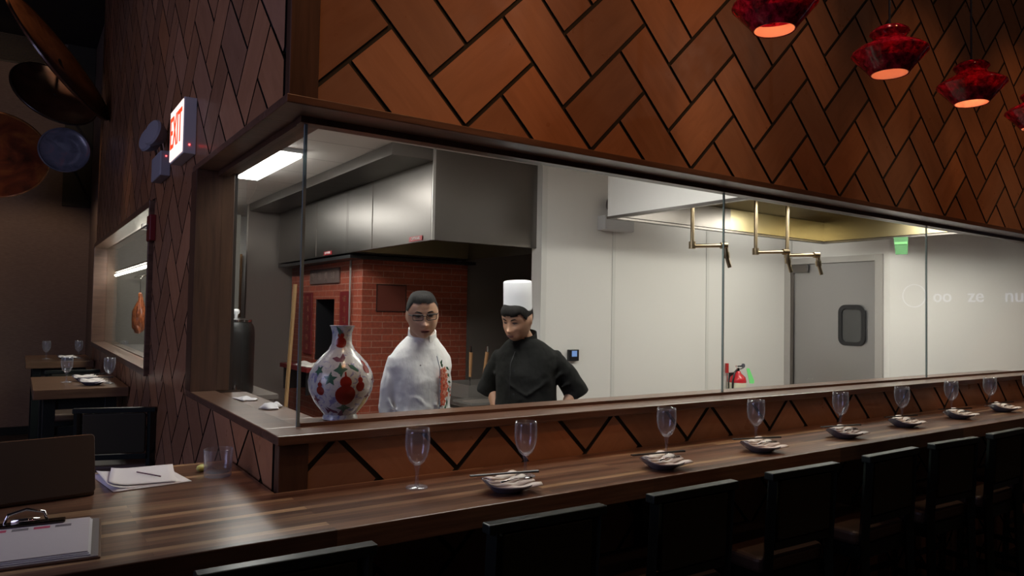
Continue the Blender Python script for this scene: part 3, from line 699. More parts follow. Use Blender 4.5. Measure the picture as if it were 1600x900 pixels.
def decal(name, outlines, m):
    """painted motif lying on the glaze: outlines of (angle along the surface in m, z)"""
    bm = NB()
    for a0, z0, pts in outlines:
        R0 = max(.035, vr(z0))
        def P(u, v):
            z = z0+v; r = vr(z)+.0012; a = a0+u/R0; return (r*math.cos(a), r*math.sin(a), z)
        K = 4; c = bm.verts.new(P(0, 0)); prev = None; rings = []
        for k in range(1, K+1): rings.append([bm.verts.new(P(u*k/K, v*k/K)) for u, v in pts])
        n = len(pts)
        for i in range(n):
            j = (i+1) % n; bm.faces.new([c, rings[0][i], rings[0][j]])
            for k in range(K-1): bm.faces.new([rings[k][i], rings[k+1][i], rings[k+1][j], rings[k][j]])
    o = obj(name, bm, m, vase, world=False, smooth=True); return o
def circ(r, n=14, sx=1, sy=1, dx=0, dy=0): return [(dx+r*sx*math.cos(2*PI*i/n), dy+r*sy*math.sin(2*PI*i/n)) for i in range(n)]
def star(r, k=5, q=.5, rot=0): return [((r if i % 2 == 0 else r*q)*math.cos(rot+PI*i/k), (r if i % 2 == 0 else r*q)*math.sin(rot+PI*i/k)) for i in range(2*k)]
def gourd(a, z, s): return [(a, z, circ(.036*s, 18)), (a, z+.047*s, circ(.021*s, 14)), (a, z+.072*s, [(.004*s, -.008*s), (.002*s, .012*s), (-.004*s, .01*s), (-.004*s, -.008*s)])]
AV = math.atan2(-VY, -VX)      # towards the bar
M_vr = mat('iron red glaze', (.24, .022, .015), .2); M_vg = mat('dark green glaze', (.05, .13, .10), .2); M_vp = mat('plum glaze', (.17, .07, .10), .2); M_vy = mat('pale yellow glaze', (.7, .62, .3), .2)
decal('painted_gourds', gourd(AV+.15, .10, 1.0)+gourd(AV+.62, .13, .5)+gourd(AV-.66, .115, .45)+gourd(AV-.1, .285, .55)+gourd(AV+1.0, .19, .45)+gourd(AV+2.6, .10, 1)+gourd(AV+2.2, .14, .5)+gourd(AV-2.2, .12, .9), M_vr)
decal('painted_leaves', [(AV-.33, .158, star(.027, 5, .45, .3)), (AV-.02, .19, star(.026, 4, .5, .1)), (AV+.42, .195, [(-.02, .015), (0, .012), (.02, -.008), (.015, -.014), (-.01, 0)]), (AV+.12, .052, star(.026, 4, .4, 0)), (AV-.8, .185, star(.02, 5, .5, 1)),
      (AV-.18, .325, [(-.012, .02), (0, .01), (.014, -.015), (0, -.02), (-.008, 0)]), (AV+1.7, .15, star(.03, 5, .5)), (AV+2.9, .19, star(.028, 5, .5)), (AV-1.7, .1, star(.03, 5, .5)), (AV-2.7, .16, star(.03, 5, .5))], M_vg)
decal('painted_bats', [(AV-.07, .225, [(-.03, .004), (-.012, .010), (0, .004), (.012, .022), (.02, .006), (.012, -.008), (-.01, -.008)]), (AV-.35, .045, [(-.02, .012), (-.004, 0), (.016, -.006), (.02, -.014), (0, -.012), (-.012, -.004)]),
      (AV+.02, .032, [(-.012, -.006), (0, .010), (.012, .016), (.006, 0), (.012, -.008), (0, -.012)]), (AV+1.05, .09, star(.018, 4, .4)), (AV-.95, .08, star(.02, 4, .4)), (AV-.6, .04, star(.014, 3, .4)), (AV+1.3, .15, star(.02, 4, .4))], M_vp)
decal('painted_panel', [(AV+1.05, .06, circ(.02, 12, .8, 1.6))], M_vy)

# ================================================================== PEOPLE
def skinmat(name, c):
    m = mat(name, c, .5, Subsurface_Weight=.08, Subsurface_Scale=.01); g = G(m)
    m.node_tree.nodes['Principled BSDF'].inputs['Subsurface Radius'].default_value = (1, .35, .2)
    n = g.noise(60, 3, g.coord('Object')); g.l(g.mix((c[0]*.93, c[1]*.88, c[2]*.86), (c[0]*1.06, c[1]*1.05, c[2]*1.05), n.outputs['Fac']), g.b.inputs['Base Color']); return m
M_skin = skinmat('skin', (.58, .335, .215)); M_skin2 = skinmat('skin tanned', (.55, .315, .205))
M_hair = mat('black hair', (.012, .01, .009), .7, Specular_IOR_Level=.2); g = G(M_hair); g.bump(g.noise(120, 3, g.coord('Object', (1, 1, .15))).outputs['Fac'], .6, .003)
M_lip = mat('lips', (.24, .07, .055), .45); M_eye = mat('dark eye', (.015, .01, .008), .15); M_scl = mat('eye white', (.30, .25, .22), .4)
M_cw = mat('white chef cotton', (.84, .82, .79), .7); g = G(M_cw); g.bump(g.noise(9, 4, g.coord('Object', (1, 1, .6))).outputs['Fac'], .5, .02)
M_cb = mat('black chef cotton', (.012, .012, .011), .9, Specular_IOR_Level=.25); g = G(M_cb); g.bump(g.noise(9, 4, g.coord('Object', (1, 1, .6))).outputs['Fac'], .5, .02)
M_trou = mat('charcoal trousers', (.03, .03, .033), .8); M_shoe = mat('black shoe leather', (.01, .01, .01), .35)
def sm(a, b, x): t_ = max(0, min(1, (x-a)/(b-a))); return t_*t_*(3-2*t_)
def ga(x, s): return math.exp(-(x/s)**2)
def headpt(th, ph, off=0.0, face=True):
    """th azimuth (0 = towards -y, the face), ph polar from the crown; returns head-local point"""
    nz = math.cos(ph); nh = math.sin(ph); nx = nh*math.sin(th); ny = -nh*math.cos(th)
    W, D, H = .0765, .097, .113
    if nz > 0:
        q_ = 2+.75*sm(0, .6, nz); kk = (abs(nx)**q_+abs(ny)**q_+abs(nz)**q_)**(-1/q_); nx *= kk; ny *= kk; nz *= kk
    low = max(0, -nz)
    wx = W*(1-.05*low-.14*sm(.6, 1, low)); x = nx*wx*(1+.06*ga(nz-.15, .4)); y = ny*D; z = nz*H
    s_ = abs(nh)
    if nz < 0:                       # fuller jaw in front, pulled in skull base behind
        k = (1-low*low)**.5
        full = (1-low**3.2)**.5
        fr = sm(-.2, .8, -ny/max(nh, 1e-4)) if nh > 1e-4 else .5
        x *= 1+(full/max(k, .08)-1)*.55*fr; y *= (1+(full/max(k, .08)-1)*.75*fr)
        if ny > 0: y *= 1-.42*low
        y -= .012*low*fr
    if face and ny < .15:
        f = sm(.15, -.5, ny)
        y += .007*f*ga(x, .05)*ga(z-.02, .06)              # flatter face
        y -= .0045*ga(z-.030, .011)*ga(abs(x)-.028, .026)*f       # brow
        y += .0075*ga(z-.012, .012)*ga(abs(x)-.031, .015)*f       # eye socket
        y -= .0085*ga(x, .0085)*sm(-.045, -.028, z)*sm(.030, .0, z)*f     # bridge
        y -= .0165*ga(x, .0115)*ga(z+.030, .012)*f               # nose tip
        y -= .0075*ga(abs(x)-.014, .007)*ga(z+.033, .008)*f      # wings
        y -= .005*ga(abs(x)-.042, .02)*ga(z+.020, .02)*f         # cheekbone
        y -= .0065*ga(x, .024)*ga(z+.062, .013)*f                # lips
        y += .0035*ga(x, .024)*ga(z+.0625, .0025)*f
        y += .003*ga(x, .02)*ga(z+.080, .006)*f
        y -= .007*ga(x, .02)*ga(z+.100, .014)*f                  # chin
    p = Vector((x, y, z))
    if off: p += Vector((nx, ny, nz)).normalized()*off
    return p
def head_bm(bm, M, nt=72, np_=56):
    rings = []
    for i in range(np_+1):
        ph = PI*i/np_
        if i in (0, np_): rings.append([bm.verts.new(M@headpt(0, ph))]); continue
        rings.append([bm.verts.new(M@headpt(2*PI*k/nt, ph)) for k in range(nt)])
    for a, b in zip(rings, rings[1:]):
        for k in range(nt):
            j = (k+1) % nt
            if len(a) == 1: bm.faces.new([a[0], b[k], b[j]])
            elif len(b) == 1: bm.faces.new([a[k], b[0], a[j]])
            else: bm.faces.new([a[k], b[k], b[j], a[j]])
    for s in (-1, 1):   # ears
        E = M@Matrix.Translation((s*.076, .006, -.002))@Matrix.Rotation(s*R(-22), 4, 'Z')@Matrix.Rotation(R(8), 4, 'X')
        b2 = NB(); ellipsoid(b2, (0, 0, .002), (.0065, .017, .031), 16, 12); 
        for v in b2.verts: v.co = E@v.co
        me = bpy.data.meshes.new('e'); b2.to_mesh(me); b2.free(); bm.from_mesh(me); bpy.data.meshes.remove(me)
def hair_obj(parent, M, hairline, thick, name='hair', m=None):
    bm = NB(); nt, np_ = 96, 60; V = {}
    for i in range(np_+1):
        for k in range(nt):
            th = 2*PI*k/nt; ph = PI*i/np_; tt = th if th <= PI else 2*PI-th
            p = headpt(th, ph, 0, False); lim = hairline(tt)
            d = (p.z-lim); o = thick(tt, ph)*sm(-.004, .014, d)+.0008
            V[i, k] = (bm.verts.new(M@headpt(th, ph, o, False)), d)
    for i in range(np_):
        for k in range(nt):
            q = [V[i, k], V[i+1, k], V[i+1, (k+1) % nt], V[i, (k+1) % nt]]
            if all(x[1] > -.003 for x in q): bm.faces.new([x[0] for x in q])
    bmesh.ops.delete(bm, geom=[v for v in bm.verts if not v.link_faces], context='VERTS')
    bmesh.ops.remove_doubles(bm, verts=bm.verts, dist=.0003)
    o = obj(name, bm, m or M_hair, parent, world=False, smooth=True)
    return o
def limb(bm, pts, rad, n=16): return tube(bm, pts, rad, n)
def ringloft(bm, rings, n=28, cap=True):
    """rings of (centre, rx, ry, rotz)"""
    RS = []
    for (c, rx, ry, rz) in rings:
        c = Vector(c); ca, sa = math.cos(rz), math.sin(rz); r = []
        for i in range(n):
            a = 2*PI*i/n; q = 2.35
            x = math.copysign(abs(math.cos(a))**(2/q), math.cos(a))*rx; y = math.copysign(abs(math.sin(a))**(2/q), math.sin(a))*ry
            r.append(bm.verts.new(c+Vector((x*ca-y*sa, x*sa+y*ca, 0))))
        RS.append(r)
    for a, b in zip(RS, RS[1:]):
        for i in range(n): bm.faces.new([a[i], a[(i+1) % n], b[(i+1) % n], b[i]])
    if cap: bm.faces.new(RS[0][::-1]); bm.faces.new(RS[-1])
    return bm
def hand(bm, wrist, dirv, palm_n, s, curl=.35):
    """palm with four unequal bent fingers and a thumb; s=+1 left hand / -1 right"""
    d = Vector(dirv).normalized(); n_ = Vector(palm_n); n_ = (n_-d*n_.dot(d)).normalized(); a = d.cross(n_)*s
    w_ = Vector(wrist); pc = w_+d*.05
    limb(bm, [w_-d*.015, w_+d*.015, pc, w_+d*.088], [(.024, .02), (.027, .018), (.038, .015), (.036, .012)], 14) if False else None
    Mx = Matrix((a, d, n_)).transposed()
    ellipsoid(bm, w_+d*.046, (.038, .052, .0155), 18, 12, Mx)
    for k, (off, L) in enumerate(((.028, .072), (.0095, .08), (-.0095, .075), (-.028, .058))):
        p = w_+d*.082+a*off; dd = d+a*off*1.2; pts = [p-d*.02, p]; q = p
        for j, f in enumerate((.45, .32, .25)):
            ang = curl*(j+1)*.7; dj = (dd*math.cos(ang)+n_*math.sin(ang)).normalized(); q = q+dj*L*f; pts.append(q)
        limb(bm, pts, [.0095, .0092, .0085, .0078, .0062], 10)
    p = w_+d*.022+a*.022; t1 = p+(d*.6+a*.75+n_*.25).normalized()*.042; t2 = t1+(d*.85+a*.4+n_*.35).normalized()*.03; t3 = t2+(d+a*.1+n_*.4).normalized()*.022
    limb(bm, [p, t1, t2, t3], [.015, .0125, .0105, .0078], 10)
def remesh(o, vox, smooth=4, disp=None):
    r = o.modifiers.new('remesh', 'REMESH'); r.mode = 'VOXEL'; r.voxel_size = vox; r.use_smooth_shade = True
    if smooth: s = o.modifiers.new('smooth', 'SMOOTH'); s.iterations = smooth; s.factor = .5
    if disp:
        tx = bpy.data.textures.new('folds', 'CLOUDS'); tx.noise_scale = disp[1]; tx.noise_depth = 2
        dm = o.modifiers.new('folds', 'DISPLACE'); dm.texture = tx; dm.strength = disp[0]; dm.mid_level = .5; dm.texture_coords = 'LOCAL'
def face_bits(root, M, smile=0, squint=.0035, eyes_down=0):
    for s in (-1, 1):
        c = M@Vector((s*.0315, -.0795, .010))
        Rm = M.to_3x3()@Matrix.Rotation(s*R(20), 3, 'Z')
        obj('eye', ellipsoid(NB(), c, (.0145, .007, squint+.0015), 16, 10, Rm), M_scl, root, world=False, smooth=True)
        obj('pupil', ellipsoid(NB(), M@Vector((s*.0315, -.0842, .009)), (.0062, .0035, squint), 12, 8, Rm), M_eye, root, world=False, smooth=True)
        lid = tube(NB(), [M@Vector((s*x, y, z)) for x, y, z in ((.0165, -.0845, .009), (.024, -.0875, .0145), (.033, -.0865, .0155), (.041, -.081, .0135), (.047, -.0745, .009))], [.0006, .0013, .0015, .0013, .0006], 6)
        obj('eyelid', lid, M_hair, root, world=False, smooth=True)
        br = tube(NB(), [M@Vector((s*x, y, z)) for x, y, z in ((.014, -.0935, .029), (.025, -.094, .034), (.037, -.088, .036), (.049, -.077, .031))], [(.0012, .002), (.0024, .0035), (.0022, .003), (.0008, .001)], 8)
        obj('eyebrow', br, M_hair, root, world=False, smooth=True)
    up = tube(NB(), [M@Vector((x, -.098+.16*abs(x)**1.3, -.0595+smile*abs(x)*.12)) for x in (-.024, -.015, -.006, 0, .006, .015, .024)], [(.001, .001), (.0025, .0028), (.003, .0036), (.003, .003), (.003, .0036), (.0025, .0028), (.001, .001)], 8)
    lo = tube(NB(), [M@Vector((x, -.0965+.16*abs(x)**1.3, -.068+smile*abs(x)*.2)) for x in (-.02, -.012, 0, .012, .02)], [(.001, .001), (.0035, .0035), (.0045, .0045), (.0035, .0035), (.001, .001)], 8)
    obj('upper_lip', up, M_lip, root, world=False, smooth=True); obj('lower_lip', lo, M_lip, root, world=False, smooth=True)
    obj('mouth_line', tube(NB(), [M@Vector((x, -.0995+.16*abs(x)**1.3, -.0635+smile*abs(x)*.15)) for x in (-.022, -.01, 0, .01, .022)], [.0008, .0015, .0016, .0015, .0008], 6), M_eye, root, world=False)
def person(name, loc, rz, label, headM, arms, skin, lean=0):
    """arms: per side (shoulder, elbow, wrist, hand direction, palm normal)"""
    root = thing(name, label, 'person', loc, rz)
    bm = NB(); head_bm(bm, headM)
    hc = headM.translation
    limb(bm, [(0, .02, 1.36), (0, .01, 1.44), hc+Vector((0, .028, -.05)), hc+Vector((0, .02, .0))], [.06, .055, .055, .05], 18)
    ringloft(bm, [((0, .01, .86), .135, .10, 0), ((0, .01, 1.0), .12, .09, 0), ((0, 0, 1.2), .12, .09, 0), ((0, .01, 1.33), .12, .08, 0), ((0, .01, 1.40), .09, .055, 0)], 24)
    for s, (sh, el, wr, hd, pn) in zip((-1, 1), arms):
        limb(bm, [Vector(sh)+Vector((-s*.06, 0, 0)), sh, (Vector(sh)+Vector(el))/2, el, (Vector(el)*.6+Vector(wr)*.4), wr, Vector(wr)+Vector(hd).normalized()*.02],
             [.036, .040, .038, .035, .036, .027, .025], 16)
        hand(bm, wr, hd, pn, s, .45)
        limb(bm, [(s*.09, .01, .93), (s*.095, 0, .7), (s*.10, 0, .50), (s*.105, .02, .30), (s*.11, .02, .09)], [.085, .075, .052, .05, .034], 16)
        ellipsoid(bm, (s*.115, -.05, .04), (.042, .11, .035), 14, 8)
    body = obj('body', bm, skin, root, world=False, smooth=True); remesh(body, .0042, 2)
    # trousers and shoes
    bm = NB(); ringloft(bm, [((0, .01, .80), .17, .115, 0), ((0, .01, .98), .165, .108, 0)], 24)
    for s in (-1, 1):
        limb(bm, [(s*.09, .01, .90), (s*.095, 0, .7), (s*.10, 0, .50), (s*.105, .015, .30), (s*.112, .01, .10)], [.098, .092, .078, .075, .072], 18)
    tr = obj('trousers', bm, M_trou, root, world=False, smooth=True); remesh(tr, .009, 4)
    for s in (-1, 1):
        sh = NB(); ellipsoid(sh, (s*.115, -.055, .05), (.05, .135, .045), 20, 12); box(sh, s*.115-.045, s*.115+.045, -.17, .07, 0, .02)
        x = obj('shoe', sh, M_shoe, root, world=False, smooth=True); remesh(x, .006, 2)
    return root
def HM(x, y, z, yw, pt, rl): return Matrix.Translation((x, y, z))@Matrix.Rotation(R(yw), 4, 'Z')@Matrix.Rotation(R(pt), 4, 'X')@Matrix.Rotation(R(rl), 4, 'Y')

# --- chef in white
hm = HM(-.026, -.075, 1.603, -14, 11, -4)
armsW = (((-.120, .03, 1.362), (-.148, .055, 1.13), (-.150, .0, .89), (0, -.25, -1), (1, 0, 0)),
         ((.124, .05, 1.362), (.150, .09, 1.13), (.155, .03, .89), (0, -.25, -1), (-1, 0, 0)))
pw = person('person', (1.722, 3.33, .004), R(-6), 'person in a white chef jacket with embroidered red flowers and black glasses, looking down', hm, armsW, M_skin)
bm = NB(); ringloft(bm, [((0, 0, .74), .185, .155, 0), ((0, 0, .90), .17, .15, 0), ((0, -.005, 1.02), .142, .138, 0), ((0, 0, 1.15), .130, .132, 0), ((0, 0, 1.27), .145, .132, 0), ((0, .005, 1.34), .166, .122, 0), ((0, .008, 1.385), .160, .110, 0), ((0, .006, 1.425), .134, .098, 0), ((0, .003, 1.462), .100, .086, 0), ((0, -.004, 1.497), .071, .070, 0)], 40)
for s, (sh, el, wr, hd, pn) in zip((-1, 1), armsW):
    sh, el, wr = Vector(sh), Vector(el), Vector(wr)
    limb(bm, [sh+Vector((-s*.07, 0, .0)), sh+Vector((s*.0, 0, -.005)), sh.lerp(el, .5)+Vector((s*.01, 0, 0)), el, el.lerp(wr, .5), wr+Vector((0, 0, .01))], [.045, .056, .055, .052, .047, .043], 22)
for pts, r_ in (([(-.11, -.10, .99), (-.04, -.138, 1.03), (.03, -.143, 1.02)], .009), ([(-.12, -.09, 1.12), (-.05, -.128, 1.09), (.0, -.134, 1.05)], .008), ([(-.12, -.08, 1.22), (-.06, -.125, 1.19), (.0, -.135, 1.14)], .006),
                ([(.03, -.138, 1.16), (.09, -.118, 1.11), (.125, -.08, 1.04)], .007), ([(-.17, -.0, 1.18), (-.15, -.02, 1.13), (-.11, -.02, 1.12)], .010), ([(-.18, .03, 1.10), (-.165, .0, 1.07), (-.14, -.01, 1.075)], .007),
                ([(-.02, -.15, .93), (.04, -.155, .90), (.10, -.135, .93)], .009)):
    limb(bm, pts, [r_*.5, r_, r_*.5], 10)
jw = obj('jacket', bm, M_cw, pw, world=False, smooth=True, label='white chef jacket'); remesh(jw, .006, 10, (.010, .09))
def collar(root, M_, c, r0, r1, h, open_=.35, tilt=0):
    bm = NB(); n = 40; A = []
    for k, (rr_, z) in enumerate(((r0+.003, -.008), (r1+.003, h), (r1-.003, h), (r0-.004, -.008))):
        ring = []
        for i in range(n+1):
            a = -PI/2+open_/2+(2*PI-open_)*i/n
            zz = z-(.012 if k in (1, 2) else 0)*max(0, -math.sin(a))
            ring.append(bm.verts.new(Vector(c)+Vector((rr_*math.cos(a)*1.04, rr_*math.sin(a), zz+.018*math.sin(a)))))
        A.append(ring)
    for a, b in ((0, 1), (1, 2), (2, 3), (3, 0)):
        for i in range(n): bm.faces.new([A[a][i], A[a][i+1], A[b][i+1], A[b][i]])
    for i in (0, n): bm.faces.new([A[k][i] for k in range(4)])
    return obj('collar', bm, M_, root, world=False, smooth='auto')
collar(pw, M_cw, (0, -.012, 1.492), .069, .066, .038)
def fold_line(root, pts, r, m, name='seam'): return obj(name, tube(NB(), pts, r, 6), m, root, world=False, smooth=True)
M_cord = mat('blue grey piping', (.22, .26, .30), .6)
fold_line(jw, [(.035, -.128, 1.40), (.045, -.148, 1.34), (.045, -.150, 1.2), (.045, -.148, 1.05), (.045, -.158, .92), (.045, -.165, .8)], .0022, M_cord, 'placket')
# embroidered spray of flowers
def patch(root, name, c, n_, pts, m, thick=.0012):
    n_ = Vector(n_).normalized(); u = Vector((0, 0, 1)).cross(n_).normalized(); v = n_.cross(u)
    return obj(name, prism(NB(), [Vector(c)+u*a+v*b for a, b in pts], n_*thick), m, root, world=False)
M_f1 = mat('coral thread', (.62, .10, .045), .6); M_f2 = mat('pink thread', (.75, .32, .22), .6); M_f3 = mat('green thread', (.02, .09, .035), .6); M_f4 = mat('plum thread', (.25, .06, .07), .6)
def jx(x, z):      # front surface of the jacket
    ry = .134+.012*sm(1.0, .8, z); rx = .150
    return -ry*(max(0, 1-(abs(x)/rx)**2.35))**(1/2.35)-.006
random.seed(11)
for k, (x, z, r, m) in enumerate(((.075, 1.325, .022, M_f2), (.063, 1.30, .024, M_f1), (.088, 1.298, .020, M_f2), (.075, 1.268, .028, M_f1), (.062, 1.245, .020, M_f2), (.092, 1.245, .022, M_f1), (.078, 1.215, .032, M_f1), (.066, 1.19, .024, M_f2), (.095, 1.205, .018, M_f2), (.073, 1.168, .022, M_f1), (.062, 1.325, .014, M_f1))):
    c = (x, jx(x, z), z); nn = (x*.9, -.134, 0)
    pet = [(r*(.84+.16*math.cos(10*PI*i/25))*math.cos(2*PI*i/25+k), r*(.84+.16*math.cos(10*PI*i/25))*math.sin(2*PI*i/25+k)) for i in range(25)]
    patch(jw, 'embroidered_flower', c, nn, pet, m)
    patch(jw, 'flower_centre', (c[0], c[1]-.002, c[2]), nn, star(r*.6, 5, .4, k), M_f2 if m is M_f1 else M_f1, .001)
for k, (x, z, a, L) in enumerate(((.06, 1.355, 2.0, .03), (.10, 1.335, -.6, .035), (.108, 1.30, -.9, .03), (.118, 1.265, -.3, .03), (.112, 1.225, -1.2, .03), (.10, 1.16, -1.5, .045), (.088, 1.135, -1.8, .045), (.078, 1.11, -1.5, .045), (.057, 1.37, 1.2, .025))):
    c = (x, jx(x, z), z); nn = (x*.9, -.134, 0)
    pts = [(L*t_*math.cos(a)-w_*math.sin(a), L*t_*math.sin(a)+w_*math.cos(a)) for t_, w_ in ((-.5, 0), (-.1, .007), (.5, 0), (-.1, -.007))]
    patch(jw, 'embroidered_leaf', c, nn, pts, M_f3)
for k, (x, z) in enumerate(((.125, 1.235), (.128, 1.215), (.131, 1.195), (.058, 1.15), (.06, 1.125), (.066, 1.11), (.115, 1.05), (.118, 1.03))):
    patch(jw, 'embroidered_bud', (x, jx(x, z), z), (x, -.134, 0), circ(.006, 8), M_f4 if k % 2 else M_f1)
fold_line(jw, [(x, jx(x, z)-.002, z) for x, z in ((.085, 1.13), (.10, 1.09), (.112, 1.06), (.114, 1.02))], .0016, M_f3, 'embroidered_stem')
patch(jw, 'snap', (-.055, jx(-.055, 1.35)-.002, 1.355), (-.2, -1, .2), circ(.004, 8), M_steel2)
# hair, glasses
hl = lambda tt: .076 if tt < .7 else (.076-.046*sm(.7, 1.2, tt) if tt < 1.35 else .030-.095*sm(1.6, 2.2, tt))
hair_obj(pw, hm, hl, lambda tt, ph: .0015+.008*sm(1.0, .5, ph))
face_bits(pw, hm, .2, .0022)
gl = NB()
for s in (-1, 1):
    P2 = [(s*.034+a, b+.008) for a, b in rrect(-.025, .025, -.014, .015, .008, 4)]
    pts = [hm@Vector((a, -.102+abs(a)*.22, b)) for a, b in P2]; pts.append(pts[0])
    tube(gl, pts, .0016, 6, cap=False)
    tube(gl, [hm@Vector((s*.009+s*k*.05*1.0, -.102+abs(.009+k*.05)*.22, .0215)) for k in (0, .5, 1)], .0030, 6)
    tube(gl, [hm@Vector(p) for p in ((s*.059, -.090, .018), (s*.072, -.05, .017), (s*.078, .0, .014), (s*.076, .02, .0))], .0022, 6)
tube(gl, [hm@Vector(p) for p in ((-.010, -.100, .014), (0, -.103, .017), (.010, -.100, .014))], .0018, 6)
gf = obj('glasses', gl, M_blk, pw, world=False, smooth=True, label='black rimmed glasses')
for s in (-1, 1):
    lens = [hm@Vector((s*.034+a, -.102+abs(s*.034+a)*.22, b+.008)) for a, b in rrect(-.024, .024, -.013, .014, .008, 4)]
    obj('lens', prism(NB(), lens, hm.to_3x3()@Vector((0, .001, 0))), glassmat('lens', (.92, .92, .92), 1.45), gf, world=False)

# --- chef in black with the tall hat
hm2 = HM(-.045, -.085, 1.583, -26, 20, 3)
armsB = (((-.150, .02, 1.355), (-.220, .085, 1.20), (-.145, -.03, 1.01), (.75, -.35, -.5), (-.3, .6, .3)),
         ((.150, .02, 1.355), (.268, .085, 1.20), (.212, -.02, 1.01), (-.75, -.35, -.5), (.3, .6, .3)))
pb = person('person', (2.43, 3.38, .004), R(-42), 'person in a black short sleeved chef jacket and tall white hat, hands on hips', hm2, armsB, M_skin2)
bm = NB(); ringloft(bm, [((0, 0, .74), .21, .16, 0), ((0, 0, .90), .19, .15, 0), ((0, -.005, 1.02), .178, .14, 0), ((0, 0, 1.15), .175, .138, 0), ((0, 0, 1.27), .175, .136, 0), ((0, .005, 1.335), .185, .126, 0), ((0, .006, 1.385), .178, .112, 0), ((-.004, .003, 1.425), .148, .10, 0), ((-.01, -.003, 1.458), .110, .088, 0), ((-.016, -.012, 1.478), .075, .073, 0)], 40)
for s, (sh, el, wr, hd, pn) in zip((-1, 1), armsB):
    sh, el, wr = Vector(sh), Vector(el), Vector(wr); 
    limb(bm, [sh+Vector((-s*.07, 0, .0)), sh, sh.lerp(el, .5)+Vector((s*.005, 0, 0)), sh.lerp(el, .85), sh.lerp(el, 1.08)+Vector((0, 0, -.01)), sh.lerp(el, 1.2)+Vector((0, 0, -.02))], [.05, .064, .066, .070, .074, .076], 22)
for pts, r_ in (([(-.13, -.09, 1.30), (-.08, -.13, 1.22), (.02, -.145, 1.16)], .008), ([(.14, -.08, 1.30), (.10, -.12, 1.22), (.03, -.145, 1.17)], .008), ([(-.14, -.08, 1.10), (-.04, -.145, 1.06), (.06, -.14, 1.07)], .009),
                ([(.15, -.06, 1.02), (.08, -.135, 1.05), (.0, -.145, 1.10)], .008), ([(.22, .03, 1.33), (.20, -.02, 1.28), (.16, -.04, 1.24)], .010), ([(.27, .05, 1.25), (.24, .0, 1.22), (.20, .0, 1.20)], .009), ([(-.20, .02, 1.32), (-.18, -.03, 1.27), (-.14, -.05, 1.25)], .010)):
    limb(bm, pts, [r_*.5, r_, r_*.5], 10)
jb = obj('jacket', bm, M_cb, pb, world=False, smooth=True, label='black short sleeved chef jacket'); remesh(jb, .006, 8, (.015, .09))
collar(pb, M_cb, (-.018, -.015, 1.476), .073, .069, .038)
fold_line(jb, [(-.055, -.105, 1.405), (-.075, -.142, 1.34), (-.078, -.148, 1.2), (-.078, -.146, 1.05), (-.08, -.155, .92)], .0018, M_blk, 'placket')
for z in (1.30, 1.17, 1.04): patch(jb, 'button', (-.055, -.148, z), (-.2, -1, 0), circ(.006, 10), M_blk)
patch(jb, 'snap', (.02, -.152, 1.02), (0, -1, 0), circ(.003, 8), M_steel)
hl2 = lambda tt: .056-.005*math.sin(tt*3+.5) if tt < .9 else (.050-.034*sm(.9, 1.2, tt) if tt < 1.3 else (.016+.016*sm(1.3, 1.45, tt) if tt < 1.6 else .032-.085*sm(1.9, 2.6, tt)))
hair_obj(pb, hm2, hl2, lambda tt, ph: .004+.004*sm(1.3, .8, ph))
face_bits(pb, hm2, .5, .0018)
hb = NB(); Mh = hm2@Matrix.Translation((0, .012, .052))@Matrix.Rotation(R(-13), 4, 'X')
lathe(hb, [(.080, 0), (.0803, .01), (.079, .03), (.0785, .09), (.0785, .160), (.076, .166), (.068, .169), (.04, .170), (0, .170)], (0, 0, 0), 56)
for v in hb.verts:
    a = math.atan2(v.co.y, v.co.x); v.co.y *= 1.1
    v.co = Mh@v.co
hat = obj('chef_hat', hb, mat('white paper hat', (.86, .86, .88), .75), pb, world=False, smooth='auto', label='tall white pleated hat')
sd = hat.modifiers.new('solid', 'SOLIDIFY'); sd.thickness = .001

# ================================================================== TABLEWARE ON THE COUNTER
CT = 1.0605
def make_goblet():
    t = thing('water_goblet', 'x', 'goblet', (0, 0, 0), group='water goblets along the bar counter')
    H = .19
    obj('bowl', lathe(NB(), [(0, .072), (.012, .073), (.024, .084), (.034, .104), (.0395, .13), (.040, .155), (.0385, .178), (.037, .190), (.0358, .190), (.0375, .170), (.0385, .15), (.0378, .128), (.032, .105), (.022, .088), (.010, .078), (0, .077)], n=40), M_gob, t, smooth=True)
    obj('stem', lathe(NB(), [(0, .004), (.0085, .006), (.0055, .014), (.0048, .035), (.0055, .055), (.009, .064), (.010, .069), (.006, .0735), (0, .074)], n=20), M_gob, t, smooth=True)
    obj('foot', lathe(NB(), [(0, 0), (.035, 0), (.0355, .002), (.034, .0035), (.015, .006), (.006, .010), (0, .010)], n=40), M_gob, t, smooth=True)
    return t
gob0 = make_goblet(); first = True
GL = [(1.078, 2.094), (1.476, 2.05), (2.207, 2.08), (2.796, 2.087), (3.500, 2.10), (4.120, 2.105), (4.80, 2.15), (5.36, 2.16), (5.98, 2.16)]
ORD = ['first', 'second', 'third', 'fourth', 'fifth', 'sixth', 'seventh', 'eighth', 'ninth']
for i, (x, y) in enumerate(GL):
    g_ = gob0 if i == 0 else copy_tree(gob0)
    g_.location = (x, y, CT); g_.rotation_euler.z = i
    g_['label'] = ('empty stemmed water goblet standing alone near the counter corner, no plate before it' if i == 0 else
                   'empty stemmed water goblet on the bar counter, %s one from the window corner' % ORD[i])
